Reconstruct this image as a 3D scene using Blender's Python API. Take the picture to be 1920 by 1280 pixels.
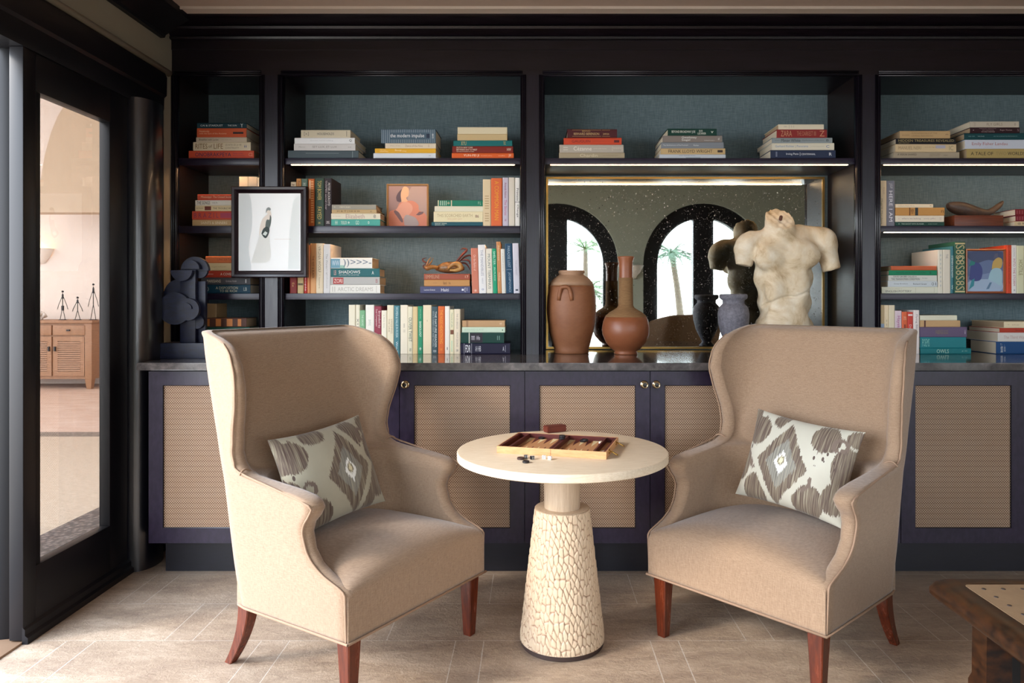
import bpy, bmesh, math, random
import numpy as np
from mathutils import Vector, Matrix
PI = math.pi
random.seed(7)
for _o in list(bpy.data.objects):
    bpy.data.objects.remove(_o)
SC = bpy.context.scene
COL = SC.collection

# ------------------------------------------------------------ camera, world, light, exposure
F, CX, CY, HC = 1362.0, 1000.0, 560.0, 1.19      # focal length in px, vanishing point, eye height (m)
cam_d = bpy.data.cameras.new('camera')
cam = bpy.data.objects.new('camera', cam_d)
COL.objects.link(cam)
cam.location = (0, 0, HC)
cam.rotation_euler = (PI/2, 0, 0)
cam_d.sensor_width = 36.0
cam_d.lens = 36.0*F/1920.0
cam_d.shift_x = -40/1920.0
cam_d.shift_y = -80/1920.0
cam_d.clip_start = 0.02
SC.camera = cam

world = bpy.data.worlds.new('sky')
SC.world = world
world.use_nodes = True
wn = world.node_tree.nodes; wl = world.node_tree.links
bg = wn['Background']
tcw = wn.new('ShaderNodeTexCoord'); sepw = wn.new('ShaderNodeSeparateXYZ')
crw = wn.new('ShaderNodeValToRGB')
wl.new(tcw.outputs['Generated'], sepw.inputs[0]); wl.new(sepw.outputs['Z'], crw.inputs[0])
crw.color_ramp.elements[0].position = 0.0; crw.color_ramp.elements[0].color = (0.90, 0.94, 1.0, 1)
crw.color_ramp.elements[1].position = 0.7; crw.color_ramp.elements[1].color = (0.66, 0.80, 1.0, 1)
wl.new(crw.outputs[0], bg.inputs[0])
SKY = 7.0
bg.inputs[1].default_value = SKY

def light(name, kind, loc, rot, energy, color=(1, 1, 1), **kw):
    d = bpy.data.lights.new(name, kind)
    d.energy = energy; d.color = color
    for k, v in kw.items(): setattr(d, k, v)
    o = bpy.data.objects.new(name, d); COL.objects.link(o)
    o.location = loc; o.rotation_euler = rot
    return o
def portal(name, loc, rot, sx, sy):
    o = light(name, 'AREA', loc, rot, 1, shape='RECTANGLE', size=sx, size_y=sy)
    o.data.cycles.is_portal = True
    return o
# daylight comes in through the open doorway on the left and the three arched windows behind the camera
portal('daylight_doorway', (-1.97, 0.9, 1.12), (0, -PI/2, 0), 2.2, 3.2)
portal('daylight_door_glass', (-1.86, 2.79, 1.08), (0, -PI/2, 0), 1.66, 0.44)
for ax in (0.28, 2.0, 3.72):
    portal('daylight_arch', (ax, -0.98, 1.2), (PI/2, 0, 0), 1.2, 2.2)
SUN = light('sun', 'SUN', (-8, -6, 8), (0, 0, 0), 1.7, (1.0, 0.88, 0.74), angle=math.radians(11))
SUN.rotation_euler = Vector((4.0, 1.9, -2.5)).to_track_quat('-Z', 'Y').to_euler()

SC.view_settings.view_transform = 'Standard'
SC.view_settings.look = 'None'
SC.view_settings.exposure = 0.70
SC.view_settings.gamma = 1.0
SC.view_settings.use_curve_mapping = False
SC.cycles.max_bounces = 10
SC.cycles.diffuse_bounces = 6
SC.cycles.glossy_bounces = 5
SC.cycles.transparent_max_bounces = 12
SC.cycles.caustics_reflective = False
SC.cycles.caustics_refractive = False
SC.cycles.sample_clamp_indirect = 6.0
SC.cycles.use_denoising = True

# ------------------------------------------------------------ helpers
def wx(px, Y): return (px-CX)/F*Y
def wz(py, Y): return HC-(py-CY)/F*Y
def hexc(h):
    h = h.lstrip('#')
    v = [int(h[i:i+2], 16)/255 for i in (0, 2, 4)]
    return tuple((c/12.92 if c <= 0.04045 else ((c+0.055)/1.055)**2.4) for c in v)

_mats = {}
def mat(name, col, rough=0.5, metal=0.0, coat=0.0, spec=0.5, emit=None, estr=0.0, sheen=0.0):
    key = (name, col, rough, metal, coat, estr)
    if key in _mats: return _mats[key]
    m = bpy.data.materials.new(name); m.use_nodes = True
    b = m.node_tree.nodes['Principled BSDF']
    c = hexc(col) if isinstance(col, str) else col
    b.inputs['Base Color'].default_value = (*c, 1)
    b.inputs['Roughness'].default_value = rough
    b.inputs['Metallic'].default_value = metal
    b.inputs['Coat Weight'].default_value = coat
    b.inputs['Specular IOR Level'].default_value = spec
    b.inputs['Sheen Weight'].default_value = sheen
    if emit:
        b.inputs['Emission Color'].default_value = (*hexc(emit), 1)
        b.inputs['Emission Strength'].default_value = estr
    _mats[key] = m
    return m

class NT:
    """small node-graph writer"""
    def __init__(s, m):
        s.m = m; s.n = m.node_tree.nodes; s.l = m.node_tree.links; s.b = s.n.get('Principled BSDF')
    def put(s, v, sock):
        if isinstance(v, bpy.types.NodeSocket): s.l.new(v, sock)
        elif v is not None: sock.default_value = v
    def math(s, op, a, b=None, c=None, clamp=False):
        n = s.n.new('ShaderNodeMath'); n.operation = op; n.use_clamp = clamp
        for i, v in enumerate((a, b, c)): s.put(v, n.inputs[i])
        return n.outputs[0]
    def coord(s, kind='Object', scale=(1, 1, 1)):
        t = s.n.new('ShaderNodeTexCoord'); mp = s.n.new('ShaderNodeMapping')
        s.l.new(t.outputs[kind], mp.inputs[0]); mp.inputs['Scale'].default_value = scale
        return mp.outputs[0]
    def sep(s, v):
        n = s.n.new('ShaderNodeSeparateXYZ'); s.l.new(v, n.inputs[0]); return n.outputs
    def comb(s, x, y, z=0.0):
        n = s.n.new('ShaderNodeCombineXYZ')
        for i, v in enumerate((x, y, z)): s.put(v, n.inputs[i])
        return n.outputs[0]
    def noise(s, v, scale, detail=3, rough=0.5, dist=0.0, out='Fac'):
        n = s.n.new('ShaderNodeTexNoise'); s.l.new(v, n.inputs['Vector'])
        n.inputs['Scale'].default_value = scale; n.inputs['Detail'].default_value = detail
        n.inputs['Roughness'].default_value = rough; n.inputs['Distortion'].default_value = dist
        return n.outputs[out]
    def voro(s, v, scale, feature='F1', rnd=1.0, out='Distance'):
        n = s.n.new('ShaderNodeTexVoronoi'); n.feature = feature; s.l.new(v, n.inputs['Vector'])
        n.inputs['Scale'].default_value = scale; n.inputs['Randomness'].default_value = rnd
        return n.outputs[out]
    def ramp(s, f, stops, interp='LINEAR'):
        n = s.n.new('ShaderNodeValToRGB'); s.put(f, n.inputs[0]); e = n.color_ramp.elements
        n.color_ramp.interpolation = interp
        while len(e) < len(stops): e.new(0.5)
        for i, (p, c) in enumerate(stops):
            c = hexc(c) if isinstance(c, str) else ((c, c, c) if isinstance(c, (int, float)) else c)
            e[i].position = p; e[i].color = (*c, 1)
        return n.outputs[0]
    def mix(s, f, a, b, blend='MIX'):
        n = s.n.new('ShaderNodeMix'); n.data_type = 'RGBA'; n.blend_type = blend
        s.put(f, n.inputs[0])
        for v, k in ((a, 6), (b, 7)):
            if isinstance(v, str): v = (*hexc(v), 1)
            elif isinstance(v, tuple) and len(v) == 3: v = (*v, 1)
            s.put(v, n.inputs[k])
        return n.outputs[2]
    def bump(s, h, strength=0.3, dist=0.002, normal=None):
        n = s.n.new('ShaderNodeBump'); n.inputs['Strength'].default_value = strength
        n.inputs['Distance'].default_value = dist; s.l.new(h, n.inputs['Height'])
        if normal is not None: s.l.new(normal, n.inputs['Normal'])
        s.l.new(n.outputs[0], s.b.inputs['Normal']); return n.outputs[0]
    def base(s, v): s.put(v, s.b.inputs['Base Color'])
    def rough(s, v): s.put(v, s.b.inputs['Roughness'])

def fresh(name, col='#808080', **kw):
    m = mat(name+'_', col, **kw); m.name = name
    return m, NT(m)

# ---- mesh helpers
def link(name, me, m=None, parent=None, smooth=False):
    o = bpy.data.objects.new(name, me); COL.objects.link(o)
    if m is not None:
        me.materials.append(m)
    if parent is not None: o.parent = parent
    if smooth:
        for p in me.polygons: p.use_smooth = True
    return o
def obj(name, bm, m=None, parent=None, smooth=False, loc=None, autos=None):
    bmesh.ops.recalc_face_normals(bm, faces=bm.faces)
    me = bpy.data.meshes.new(name); bm.to_mesh(me); bm.free()
    o = link(name, me, m, parent, smooth or autos is not None)
    if autos is not None:
        me.set_sharp_from_angle(angle=math.radians(autos))
    if loc is not None: o.location = loc
    return o
def tag(o, label=None, cat=None, group=None, kind=None):
    if label: o['label'] = label
    if cat: o['category'] = cat
    if group: o['group'] = group
    if kind: o['kind'] = kind
    return o
def empty(name, loc=(0, 0, 0), rz=0.0, label=None, cat=None, group=None, kind=None):
    o = bpy.data.objects.new(name, None); COL.objects.link(o)
    o.empty_display_size = 0.05
    o.location = loc; o.rotation_euler = (0, 0, rz)
    return tag(o, label, cat, group, kind)
def bx(bm, x0, x1, y0, y1, z0, z1):
    v = [bm.verts.new(p) for p in ((x0, y0, z0), (x1, y0, z0), (x1, y1, z0), (x0, y1, z0),
                                   (x0, y0, z1), (x1, y0, z1), (x1, y1, z1), (x0, y1, z1))]
    for f in ((0, 3, 2, 1), (4, 5, 6, 7), (0, 1, 5, 4), (1, 2, 6, 5), (2, 3, 7, 6), (3, 0, 4, 7)):
        bm.faces.new([v[i] for i in f])
    return v
def box(name, x0, x1, y0, y1, z0, z1, m, parent=None, bev=0.0, seg=2):
    bm = bmesh.new(); bx(bm, x0, x1, y0, y1, z0, z1)
    if bev > 0:
        bmesh.ops.bevel(bm, geom=bm.edges[:], offset=bev, segments=seg, profile=0.6, affect='EDGES')
    return obj(name, bm, m, parent, autos=35 if bev > 0 else None)
def prism(bm, pts, axis, a0, a1):
    """extrude a closed 2D outline along an axis: x -> pts are (y,z); y -> (x,z); z -> (x,y)"""
    def P(p, a):
        return {'x': (a, p[0], p[1]), 'y': (p[0], a, p[1]), 'z': (p[0], p[1], a)}[axis]
    A = [bm.verts.new(P(p, a0)) for p in pts]; B = [bm.verts.new(P(p, a1)) for p in pts]
    n = len(pts)
    for i in range(n):
        bm.faces.new((A[i], A[(i+1) % n], B[(i+1) % n], B[i]))
    bm.faces.new(A); bm.faces.new(B[::-1])
def lathe(bm, prof, seg=48, c=(0, 0, 0), ang=2*PI):
    rings = []
    for r, z in prof:
        rings.append([bm.verts.new((c[0]+r*math.cos(2*PI*i/seg), c[1]+r*math.sin(2*PI*i/seg), c[2]+z)) for i in range(seg)])
    for a, b in zip(rings, rings[1:]):
        for i in range(seg):
            bm.faces.new((a[i], a[(i+1) % seg], b[(i+1) % seg], b[i]))
    if prof[0][0] > 1e-6: bm.faces.new(rings[0][::-1])
    if prof[-1][0] > 1e-6: bm.faces.new(rings[-1])
    bmesh.ops.remove_doubles(bm, verts=bm.verts[:], dist=1e-6)
def loft(bm, rings, closed=True, caps=True):
    R = [[bm.verts.new(p) for p in r] for r in rings]
    n = len(R[0])
    for a, b in zip(R, R[1:]):
        for i in range(n if closed else n-1):
            try: bm.faces.new((a[i], a[(i+1) % n], b[(i+1) % n], b[i]))
            except ValueError: pass
    if caps and closed:
        bm.faces.new(R[0][::-1]); bm.faces.new(R[-1])
    return R
def tube(bm, pts, rad, seg=10, caps=True, flat=1.0):
    """tube along a polyline with a radius (or list of radii)"""
    P = [Vector(p) for p in pts]; n = len(P)
    rr = rad if isinstance(rad, (list, tuple)) else [rad]*n
    rings = []; up = None
    for i in range(n):
        t = (P[min(i+1, n-1)]-P[max(i-1, 0)]).normalized()
        if up is None:
            up = Vector((0, 0, 1)) if abs(t.z) < 0.9 else Vector((0, 1, 0))
        s = t.cross(up).normalized(); up2 = s.cross(t).normalized(); up = up2
        rings.append([P[i]+(s*math.cos(2*PI*k/seg)+up2*(math.sin(2*PI*k/seg)*flat))*rr[i] for k in range(seg)])
    loft(bm, rings, True, caps)
def spline(pts, n=8):
    """Catmull-Rom through the points"""
    P = [Vector(p) for p in pts]; out = []
    for i in range(len(P)-1):
        a = P[max(i-1, 0)]; b = P[i]; c = P[i+1]; d = P[min(i+2, len(P)-1)]
        for k in range(n):
            t = k/n
            out.append(0.5*((2*b)+(c-a)*t+(2*a-5*b+4*c-d)*t*t+(3*b-a-3*c+d)*t**3))
    out.append(P[-1]); return out
def interp(tab, x):
    xs = [t[0] for t in tab]; ys = [t[1] for t in tab]
    return float(np.interp(x, xs, ys))

def surface_nets(fn, lo, hi, h):
    """mesh of fn(x,y,z)=0 (negative inside)"""
    ax = [np.arange(lo[i], hi[i]+h, h) for i in range(3)]
    X, Y, Z = np.meshgrid(*ax, indexing='ij')
    D = fn(X, Y, Z)
    nx, ny, nz = D.shape
    S = D < 0
    cnt = np.zeros((nx-1, ny-1, nz-1)); acc = np.zeros((nx-1, ny-1, nz-1, 3))
    cor = [(i, j, k) for i in (0, 1) for j in (0, 1) for k in (0, 1)]
    sl = lambda c: D[c[0]:nx-1+c[0], c[1]:ny-1+c[1], c[2]:nz-1+c[2]]
    for a in cor:
        for ax_i in range(3):
            if a[ax_i] == 1: continue
            b = list(a); b[ax_i] = 1
            da, db = sl(a), sl(b)
            m = (da < 0) != (db < 0)
            t = np.where(m, da/(da-db+1e-12), 0)
            p = [np.full(da.shape, float(a[q])) for q in range(3)]
            p[ax_i] = t
            for q in range(3): acc[..., q] += np.where(m, p[q], 0)
            cnt += m
    act = cnt > 0
    idx = -np.ones(act.shape, int); ii = np.argwhere(act); idx[act] = np.arange(len(ii))
    V = (acc[act]/cnt[act][:, None]+ii)*h+np.array(lo)
    faces = []
    for axi in range(3):
        o1, o2 = [(1, 2), (2, 0), (0, 1)][axi]
        s0 = [slice(0, n-1) for n in D.shape]
        a = [slice(None)]*3; b = [slice(None)]*3
        a[axi] = slice(0, D.shape[axi]-1); b[axi] = slice(1, D.shape[axi])
        A_, B_ = S[tuple(a)], S[tuple(b)]
        e = np.argwhere(A_ != B_)
        for q in e:
            if q[o1] == 0 or q[o2] == 0 or q[o1] >= D.shape[o1]-1 or q[o2] >= D.shape[o2]-1: continue
            c = []
            for d1, d2 in ((0, 0), (-1, 0), (-1, -1), (0, -1)):
                w = list(q); w[o1] += d1; w[o2] += d2
                c.append(idx[tuple(w)])
            if min(c) < 0: continue
            faces.append(c[::-1] if A_[tuple(q)] == False else c)
    return V, faces
def net_obj(name, fn, lo, hi, h, m, parent=None):
    V, Fc = surface_nets(fn, lo, hi, h)
    me = bpy.data.meshes.new(name)
    me.from_pydata(V.tolist(), [], [list(map(int, f)) for f in Fc]); me.validate(); me.update()
    bm = bmesh.new(); bm.from_mesh(me); bmesh.ops.recalc_face_normals(bm, faces=bm.faces); bm.to_mesh(me); bm.free()
    return link(name, me, m, parent, smooth=True)
def smin(a, b, k):
    h = np.clip(0.5+0.5*(b-a)/k, 0, 1)
    return b*(1-h)+a*h-k*h*(1-h)
def smax(a, b, k): return -smin(-a, -b, k)
def ell(X, Y, Z, c, r):
    r0 = min(r)
    q = np.sqrt(((X-c[0])/r[0])**2+((Y-c[1])/r[1])**2+((Z-c[2])/r[2])**2)
    g = np.sqrt(((X-c[0])/r[0]**2)**2+((Y-c[1])/r[1]**2)**2+((Z-c[2])/r[2]**2)**2)+1e-9
    return q*(q-1)/g
def cap(X, Y, Z, a, b, ra, rb=None):
    rb = ra if rb is None else rb
    a = np.array(a, float); b = np.array(b, float); d = b-a
    t = np.clip(((X-a[0])*d[0]+(Y-a[1])*d[1]+(Z-a[2])*d[2])/np.dot(d, d), 0, 1)
    return np.sqrt((X-a[0]-t*d[0])**2+(Y-a[1]-t*d[1])**2+(Z-a[2]-t*d[2])**2)-(ra+(rb-ra)*t)

_txt_cache = {}
def text_mesh(s):
    if s in _txt_cache: return _txt_cache[s]
    cu = bpy.data.curves.new('lettering', 'FONT'); cu.body = s; cu.resolution_u = 2
    o = bpy.data.objects.new('lettering', cu); COL.objects.link(o)
    bpy.context.view_layer.update()
    dg = bpy.context.evaluated_depsgraph_get()
    me = bpy.data.meshes.new_from_object(o.evaluated_get(dg))
    bpy.data.objects.remove(o)
    co = np.zeros(len(me.vertices)*3); me.vertices.foreach_get('co', co); co = co.reshape(-1, 3)
    _txt_cache[s] = (me, co); return me, co
def lettering(s, x0, x1, z0, z1, y, m, parent, name='title'):
    """flat lettering filling the box x0..x1, z0..z1 in the parent's XZ plane, facing -Y"""
    me, co = text_mesh(s)
    if len(co) == 0: return None
    me = me.copy()
    lo = co.min(0); hi = co.max(0)
    c = np.zeros_like(co)
    c[:, 0] = x0+(co[:, 0]-lo[0])/max(hi[0]-lo[0], 1e-6)*(x1-x0)
    c[:, 2] = z0+(co[:, 1]-lo[1])/max(hi[1]-lo[1], 1e-6)*(z1-z0)
    c[:, 1] = y
    me.vertices.foreach_set('co', c.ravel()); me.materials.clear(); me.update()
    return link(name, me, m, parent)

# ------------------------------------------------------------ materials
def wood_dark(name='dark_stained_wood', c0='#0c070b', c1='#170e18', rough=0.32, axis=(1, 1, 1), spec=0.5):
    m, t = fresh(name, spec=spec)
    v = t.coord('Object', axis)
    n = t.noise(v, 9, 5, 0.6)
    t.base(t.ramp(n, [(0.35, c0), (0.7, c1)]))
    t.rough(t.math('MULTIPLY_ADD', n, 0.18, rough-0.09))
    t.bump(n, 0.05, 0.001)
    return m
M_WV = wood_dark('espresso_wood_upright', '#0d0a14', '#1c1726', axis=(14, 14, 1.0))
M_SHELF = wood_dark('espresso_wood_shelf', '#151020', '#292034', 0.34, (1.0, 12, 14))
M_WH = wood_dark('espresso_wood_level', axis=(1.0, 12, 14))
M_BLK = mat('black_painted_timber', '#08070d', 0.42, spec=0.4)
M_PIL = mat('satin_black_casing', '#0a0912', 0.30, coat=0.3, spec=0.9)
M_INNER = wood_dark('bookcase_lining_wood', '#140d10', '#221410', 0.38, (12, 1.5, 10))
M_BEAD = mat('bead_moulding_wood', '#141019', 0.25)

def cloth(name, c, c2, sc=900, bump=0.25, rough=0.9, mott=0.15, sheen=0.3):
    m, t = fresh(name, sheen=sheen)
    v = t.coord('Object')
    w1 = t.noise(t.coord('Object', (1, 1, 0.08)), sc, 2)
    w2 = t.noise(t.coord('Object', (0.08, 0.08, 1)), sc, 2)
    w = t.math('ADD', w1, w2)
    big = t.noise(v, 6, 3)
    f = t.math('MULTIPLY_ADD', t.math('SUBTRACT', w, 1.0), 1.3, 0.5)
    f = t.math('ADD', f, t.math('MULTIPLY_ADD', big, mott, -mott/2), None, True)
    t.base(t.mix(f, c, c2)); t.rough(rough)
    t.bump(w, bump, 0.0006)
    return m
M_LINEN = cloth('beige_linen_upholstery', '#856b54', '#a98e74', 800)
M_GRASS = cloth('teal_grey_grasscloth', '#576a71', '#7a8b8f', 330, 0.4, 0.85, 0.3, 0.0)
M_PIPE = mat('beige_piping_cord', '#9c8069', 0.9)
M_MAHOG = wood_dark('mahogany_leg', '#4a1d0f', '#6e2f18', 0.25, (10, 10, 1))

def plaster(name, c, rough=0.85):
    m, t = fresh(name); v = t.coord('Object'); n = t.noise(v, 5, 5, 0.6)
    a = hexc(c); t.base(t.mix(n, tuple(x*0.9 for x in a), tuple(min(1, x*1.08) for x in a))); t.rough(rough)
    t.bump(t.noise(v, 60, 4), 0.08, 0.002); return m
M_WALL = plaster('olive_grey_plaster', '#8d8676')
M_WALLB = plaster('olive_grey_plaster_behind', '#969a8c')
M_CEIL = plaster('pinkish_white_ceiling_paint', '#b39f92')
M_TRIM = mat('cream_ceiling_trim', '#cbbcb0', 0.6)
M_FARW = plaster('pale_rose_plaster', '#e2d6cc')
M_BEIGE = plaster('beige_vault_plaster', '#c5b199')

def floor_mat():
    m, t = fresh('beige_stone_tile_floor')
    v = t.coord('Object'); x, y, z = t.sep(v)
    row = t.math('DIVIDE', t.math('SUBTRACT', y, 2.53-0.305*40), 0.305)
    ri = t.math('FLOOR', row); rf = t.math('FRACT', row)
    par = t.math('MODULO', ri, 2.0)
    off = t.math('MULTIPLY_ADD', par, 0.34, 0.064-0.676*40)
    u = t.math('DIVIDE', t.math('SUBTRACT', x, off), 0.676)
    ui = t.math('FLOOR', u); uf = t.math('MULTIPLY', t.math('FRACT', u), 0.676)
    def near(val, at, w):
        return t.math('LESS_THAN', t.math('ABSOLUTE', t.math('SUBTRACT', val, at)), w)
    g1 = near(uf, 0.0018, 0.0017); g2 = near(uf, 0.10, 0.0017)
    g3 = near(rf, 0.0, 0.0045); g4 = near(rf, 1.0, 0.0045)
    g = t.math('MAXIMUM', t.math('MAXIMUM', g1, g2), t.math('MAXIMUM', g3, g4))
    small = t.math('LESS_THAN', uf, 0.10)
    idv = t.comb(t.math('ADD', t.math('MULTIPLY', ui, 3.1), small), t.math('MULTIPLY', ri, 7.7), 0.0)
    wn_ = t.n.new('ShaderNodeTexWhiteNoise'); t.l.new(idv, wn_.inputs['Vector'])
    rnd = wn_.outputs['Value']
    st = t.coord('Object', (1, 3.0, 1))
    n1 = t.noise(st, 2.6, 6, 0.62, 0.6); n2 = t.noise(t.coord('Object', (1, 2.2, 1)), 26, 5, 0.65, 1.0)
    n3 = t.noise(v, 70, 3, 0.6, 1.5)
    f = t.math('ADD', t.math('MULTIPLY', n1, 0.6), t.math('MULTIPLY', n2, 0.4))
    c = t.ramp(f, [(0.32, '#857060'), (0.5, '#b09a84'), (0.66, '#cfbaa4')])
    c = t.mix(t.math('MULTIPLY', rnd, 0.35), c, '#9a8674')
    c = t.mix(t.math('MULTIPLY', g, 0.75), c, '#d3c9bd')
    t.base(c)
    t.rough(t.math('MULTIPLY_ADD', n2, 0.25, 0.30))
    hgt = t.math('SUBTRACT', t.math('ADD', t.math('MULTIPLY', n2, 0.6), t.math('MULTIPLY', n3, 0.5)), t.math('MULTIPLY', g, 0.6))
    t.bump(hgt, 0.6, 0.005)
    return m
M_FLOOR = floor_mat()

def counter_mat():
    m, t = fresh('polished_grey_brown_stone')
    v = t.coord('Object', (1, 1, 1)); n = t.noise(v, 14, 6, 0.7, 0.5)
    x, y, z = t.sep(v)
    t.base(t.ramp(n, [(0.3, '#3b3838'), (0.55, '#585352'), (0.75, '#7a726e')]))
    t.rough(t.math('MULTIPLY_ADD', n, 0.12, 0.06)); t.bump(n, 0.06, 0.001)
    t.b.inputs['Coat Weight'].default_value = 0.4; t.b.inputs['Coat Roughness'].default_value = 0.06
    return m
M_STONE = counter_mat()

def rattan_mat():
    m, t = fresh('woven_rattan_cane')
    v = t.coord('Object'); x, y, z = t.sep(v)
    px_, pz_ = 0.0100, 0.0112
    a = t.math('SINE', t.math('MULTIPLY', x, 2*PI/px_))
    b = t.math('SINE', t.math('MULTIPLY', z, 2*PI/pz_))
    a2 = t.math('SINE', t.math('MULTIPLY_ADD', x, 2*PI/px_, PI))
    b2 = t.math('SINE', t.math('MULTIPLY', z, PI/pz_))
    w = t.math('MULTIPLY', a, b)
    w = t.math('MULTIPLY_ADD', w, 0.5, 0.5, True)
    line = t.math('GREATER_THAN', t.math('SINE', t.math('MULTIPLY', z, 2*PI/(pz_*2))), 0.86)
    big = t.noise(t.coord('Object', (1, 1, 3)), 5, 4, 0.6)
    c = t.ramp(w, [(0.15, '#50392b'), (0.5, '#8c6f58'), (0.9, '#cdb598')])
    c = t.mix(t.math('MULTIPLY', line, 0.5), c, '#6b4c36')
    c = t.mix(t.math('MULTIPLY_ADD', big, 1.2, -0.42, True), c, t.mix(0.5, c, '#8a6446'))
    t.base(c); t.rough(0.55); t.bump(w, 0.5, 0.0015)
    return m
M_RATTAN = rattan_mat()

def mirror_mat():
    m, t = fresh('antiqued_mirror_glass', metal=1.0, rough=0.015)
    v = t.coord('Object')
    big = t.noise(v, 2.4, 4, 0.6)
    t.base(t.mix(big, (0.70, 0.75, 0.72), (0.82, 0.86, 0.83)))
    sp = t.voro(t.coord('Object', (1, 1, 0.8)), 60)
    msk = t.noise(v, 3.2, 4, 0.65)
    s1 = t.math('LESS_THAN', sp, t.math('MULTIPLY_ADD', msk, 0.42, -0.08))
    sp2 = t.voro(v, 150)
    s2 = t.math('MULTIPLY', t.math('LESS_THAN', sp2, 0.16), t.math('GREATER_THAN', t.noise(v, 12, 3), 0.45))
    s = t.math('MAXIMUM', s1, s2)
    sub = t.n.new('ShaderNodeBsdfDiffuse')
    wn_ = t.voro(t.coord('Object', (1, 1, 0.8)), 60, out='Color')
    t.l.new(t.mix(t.sep(wn_)[0], '#141210', '#d8d3c8'), sub.inputs[0])
    mx = t.n.new('ShaderNodeMixShader')
    t.l.new(t.math('MULTIPLY', s, 0.7), mx.inputs[0])
    t.l.new(t.b.outputs[0], mx.inputs[1]); t.l.new(sub.outputs[0], mx.inputs[2])
    t.l.new(mx.outputs[0], t.n['Material Output'].inputs[0])
    return m
M_MIRROR = mirror_mat()
M_BRASS = mat('aged_brass', '#9c7b42', 0.32, 1.0)
M_BRASSL = mat('polished_brass', '#cfa85a', 0.22, 1.0)
M_LED = mat('warm_led_strip', '#ffffff', 0.5, emit='#ffd2a0', estr=26.0)
M_LEDF = mat('dim_warm_led_strip', '#ffffff', 0.5, emit='#ffc890', estr=44.0)

def glass_mat(name, tint=(0.86, 0.86, 0.86)):
    m = bpy.data.materials.new(name); m.use_nodes = True
    n = m.node_tree.nodes; l = m.node_tree.links; n.remove(n['Principled BSDF'])
    tr = n.new('ShaderNodeBsdfTransparent'); tr.inputs[0].default_value = (*tint, 1)
    gl = n.new('ShaderNodeBsdfGlossy'); gl.inputs['Roughness'].default_value = 0.01
    fr = n.new('ShaderNodeFresnel'); ge = n.new('ShaderNodeNewGeometry'); io = n.new('ShaderNodeMix')
    io.inputs[2].default_value = 1.45; io.inputs[3].default_value = 1/1.45
    l.new(ge.outputs['Backfacing'], io.inputs[0]); l.new(io.outputs[0], fr.inputs[0])
    mx = n.new('ShaderNodeMixShader')
    l.new(fr.outputs[0], mx.inputs[0]); l.new(tr.outputs[0], mx.inputs[1]); l.new(gl.outputs[0], mx.inputs[2])
    l.new(mx.outputs[0], n['Material Output'].inputs[0]); return m
M_GLASS = glass_mat('door_glass', (0.60, 0.585, 0.57))
M_WGLASS = glass_mat('window_glass', (0.95, 0.96, 0.95))

# ------------------------------------------------------------ room shell
DW = -1.76            # left wall plane
YF, YB = 3.53, 3.88   # bookcase face and back
YW = -0.76            # wall behind the camera
ZC = 2.53             # ceiling
ZCNT = 0.92           # counter top
XR = 4.6
tag(box('floor', DW-0.0, XR, YW-0.2, 4.0, -0.05, 0, M_FLOOR), kind='structure')
# ceiling with its shallow perimeter band
bm = bmesh.new(); bx(bm, DW-0.2, XR, YW-0.25, 4.0, ZC, ZC+0.1)
tag(obj('ceiling', bm, M_CEIL), kind='structure')
bm = bmesh.new(); bx(bm, DW+0.14, XR, 3.335, 3.42, ZC-0.006, ZC+0.001); bx(bm, DW+0.14, XR, 3.328, 3.336, ZC-0.012, ZC)
tag(obj('trim_1', bm, M_TRIM), kind='structure')
# right wall and the wall behind the bookcase
tag(box('wall_right', XR, XR+0.1, YW-0.2, 4.0, 0, ZC, M_WALL), kind='structure')
tag(box('wall_back', DW-0.1, XR, YB+0.06, YB+0.15, 0, ZC, M_WALL), kind='structure')
# left wall: open doorway up to y=2.53, then a glazed door, then a sliver beside the bookcase
bm = bmesh.new()
bx(bm, DW-0.16, DW, YW, 4.0, 2.256, ZC)
bx(bm, DW-0.16, DW, 3.44, 4.0, 0, 2.256)
bx(bm, DW-0.16, DW, YW, -0.66, 0, 2.256)
tag(obj('wall_left', bm, M_WALL), kind='structure')

def arch_pts(cx, R, zs, n=28):
    return [(cx+R*math.cos(PI-PI*i/n), zs+R*math.sin(PI*i/n)) for i in range(n+1)]
ARX = [0.28, 2.0, 3.72]; AR = 0.715; AZS = 1.595
def arch_wall():
    bm = bmesh.new()
    y0, y1 = YW-0.22, YW
    def rect(x0, x1, z0, z1): bx(bm, x0, x1, y0, y1, z0, z1)
    xs = DW-0.16
    for cx in ARX:
        rect(xs, cx-AR, 0, ZC)
        p = arch_pts(cx, AR, AZS)
        for (xa, za), (xb, zb) in zip(p, p[1:]):
            v = [bm.verts.new(q) for q in ((xa, y0, za), (xb, y0, zb), (xb, y0, ZC), (xa, y0, ZC),
                                           (xa, y1, za), (xb, y1, zb), (xb, y1, ZC), (xa, y1, ZC))]
            for f in ((0, 3, 2, 1), (4, 5, 6, 7), (0, 1, 5, 4), (2, 3, 7, 6)):
                bm.faces.new([v[i] for i in f])
        xs = cx+AR
    rect(xs, XR, 0, ZC)
    return tag(obj('wall_behind_camera', bm, M_WALLB), kind='structure')
arch_wall()

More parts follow.
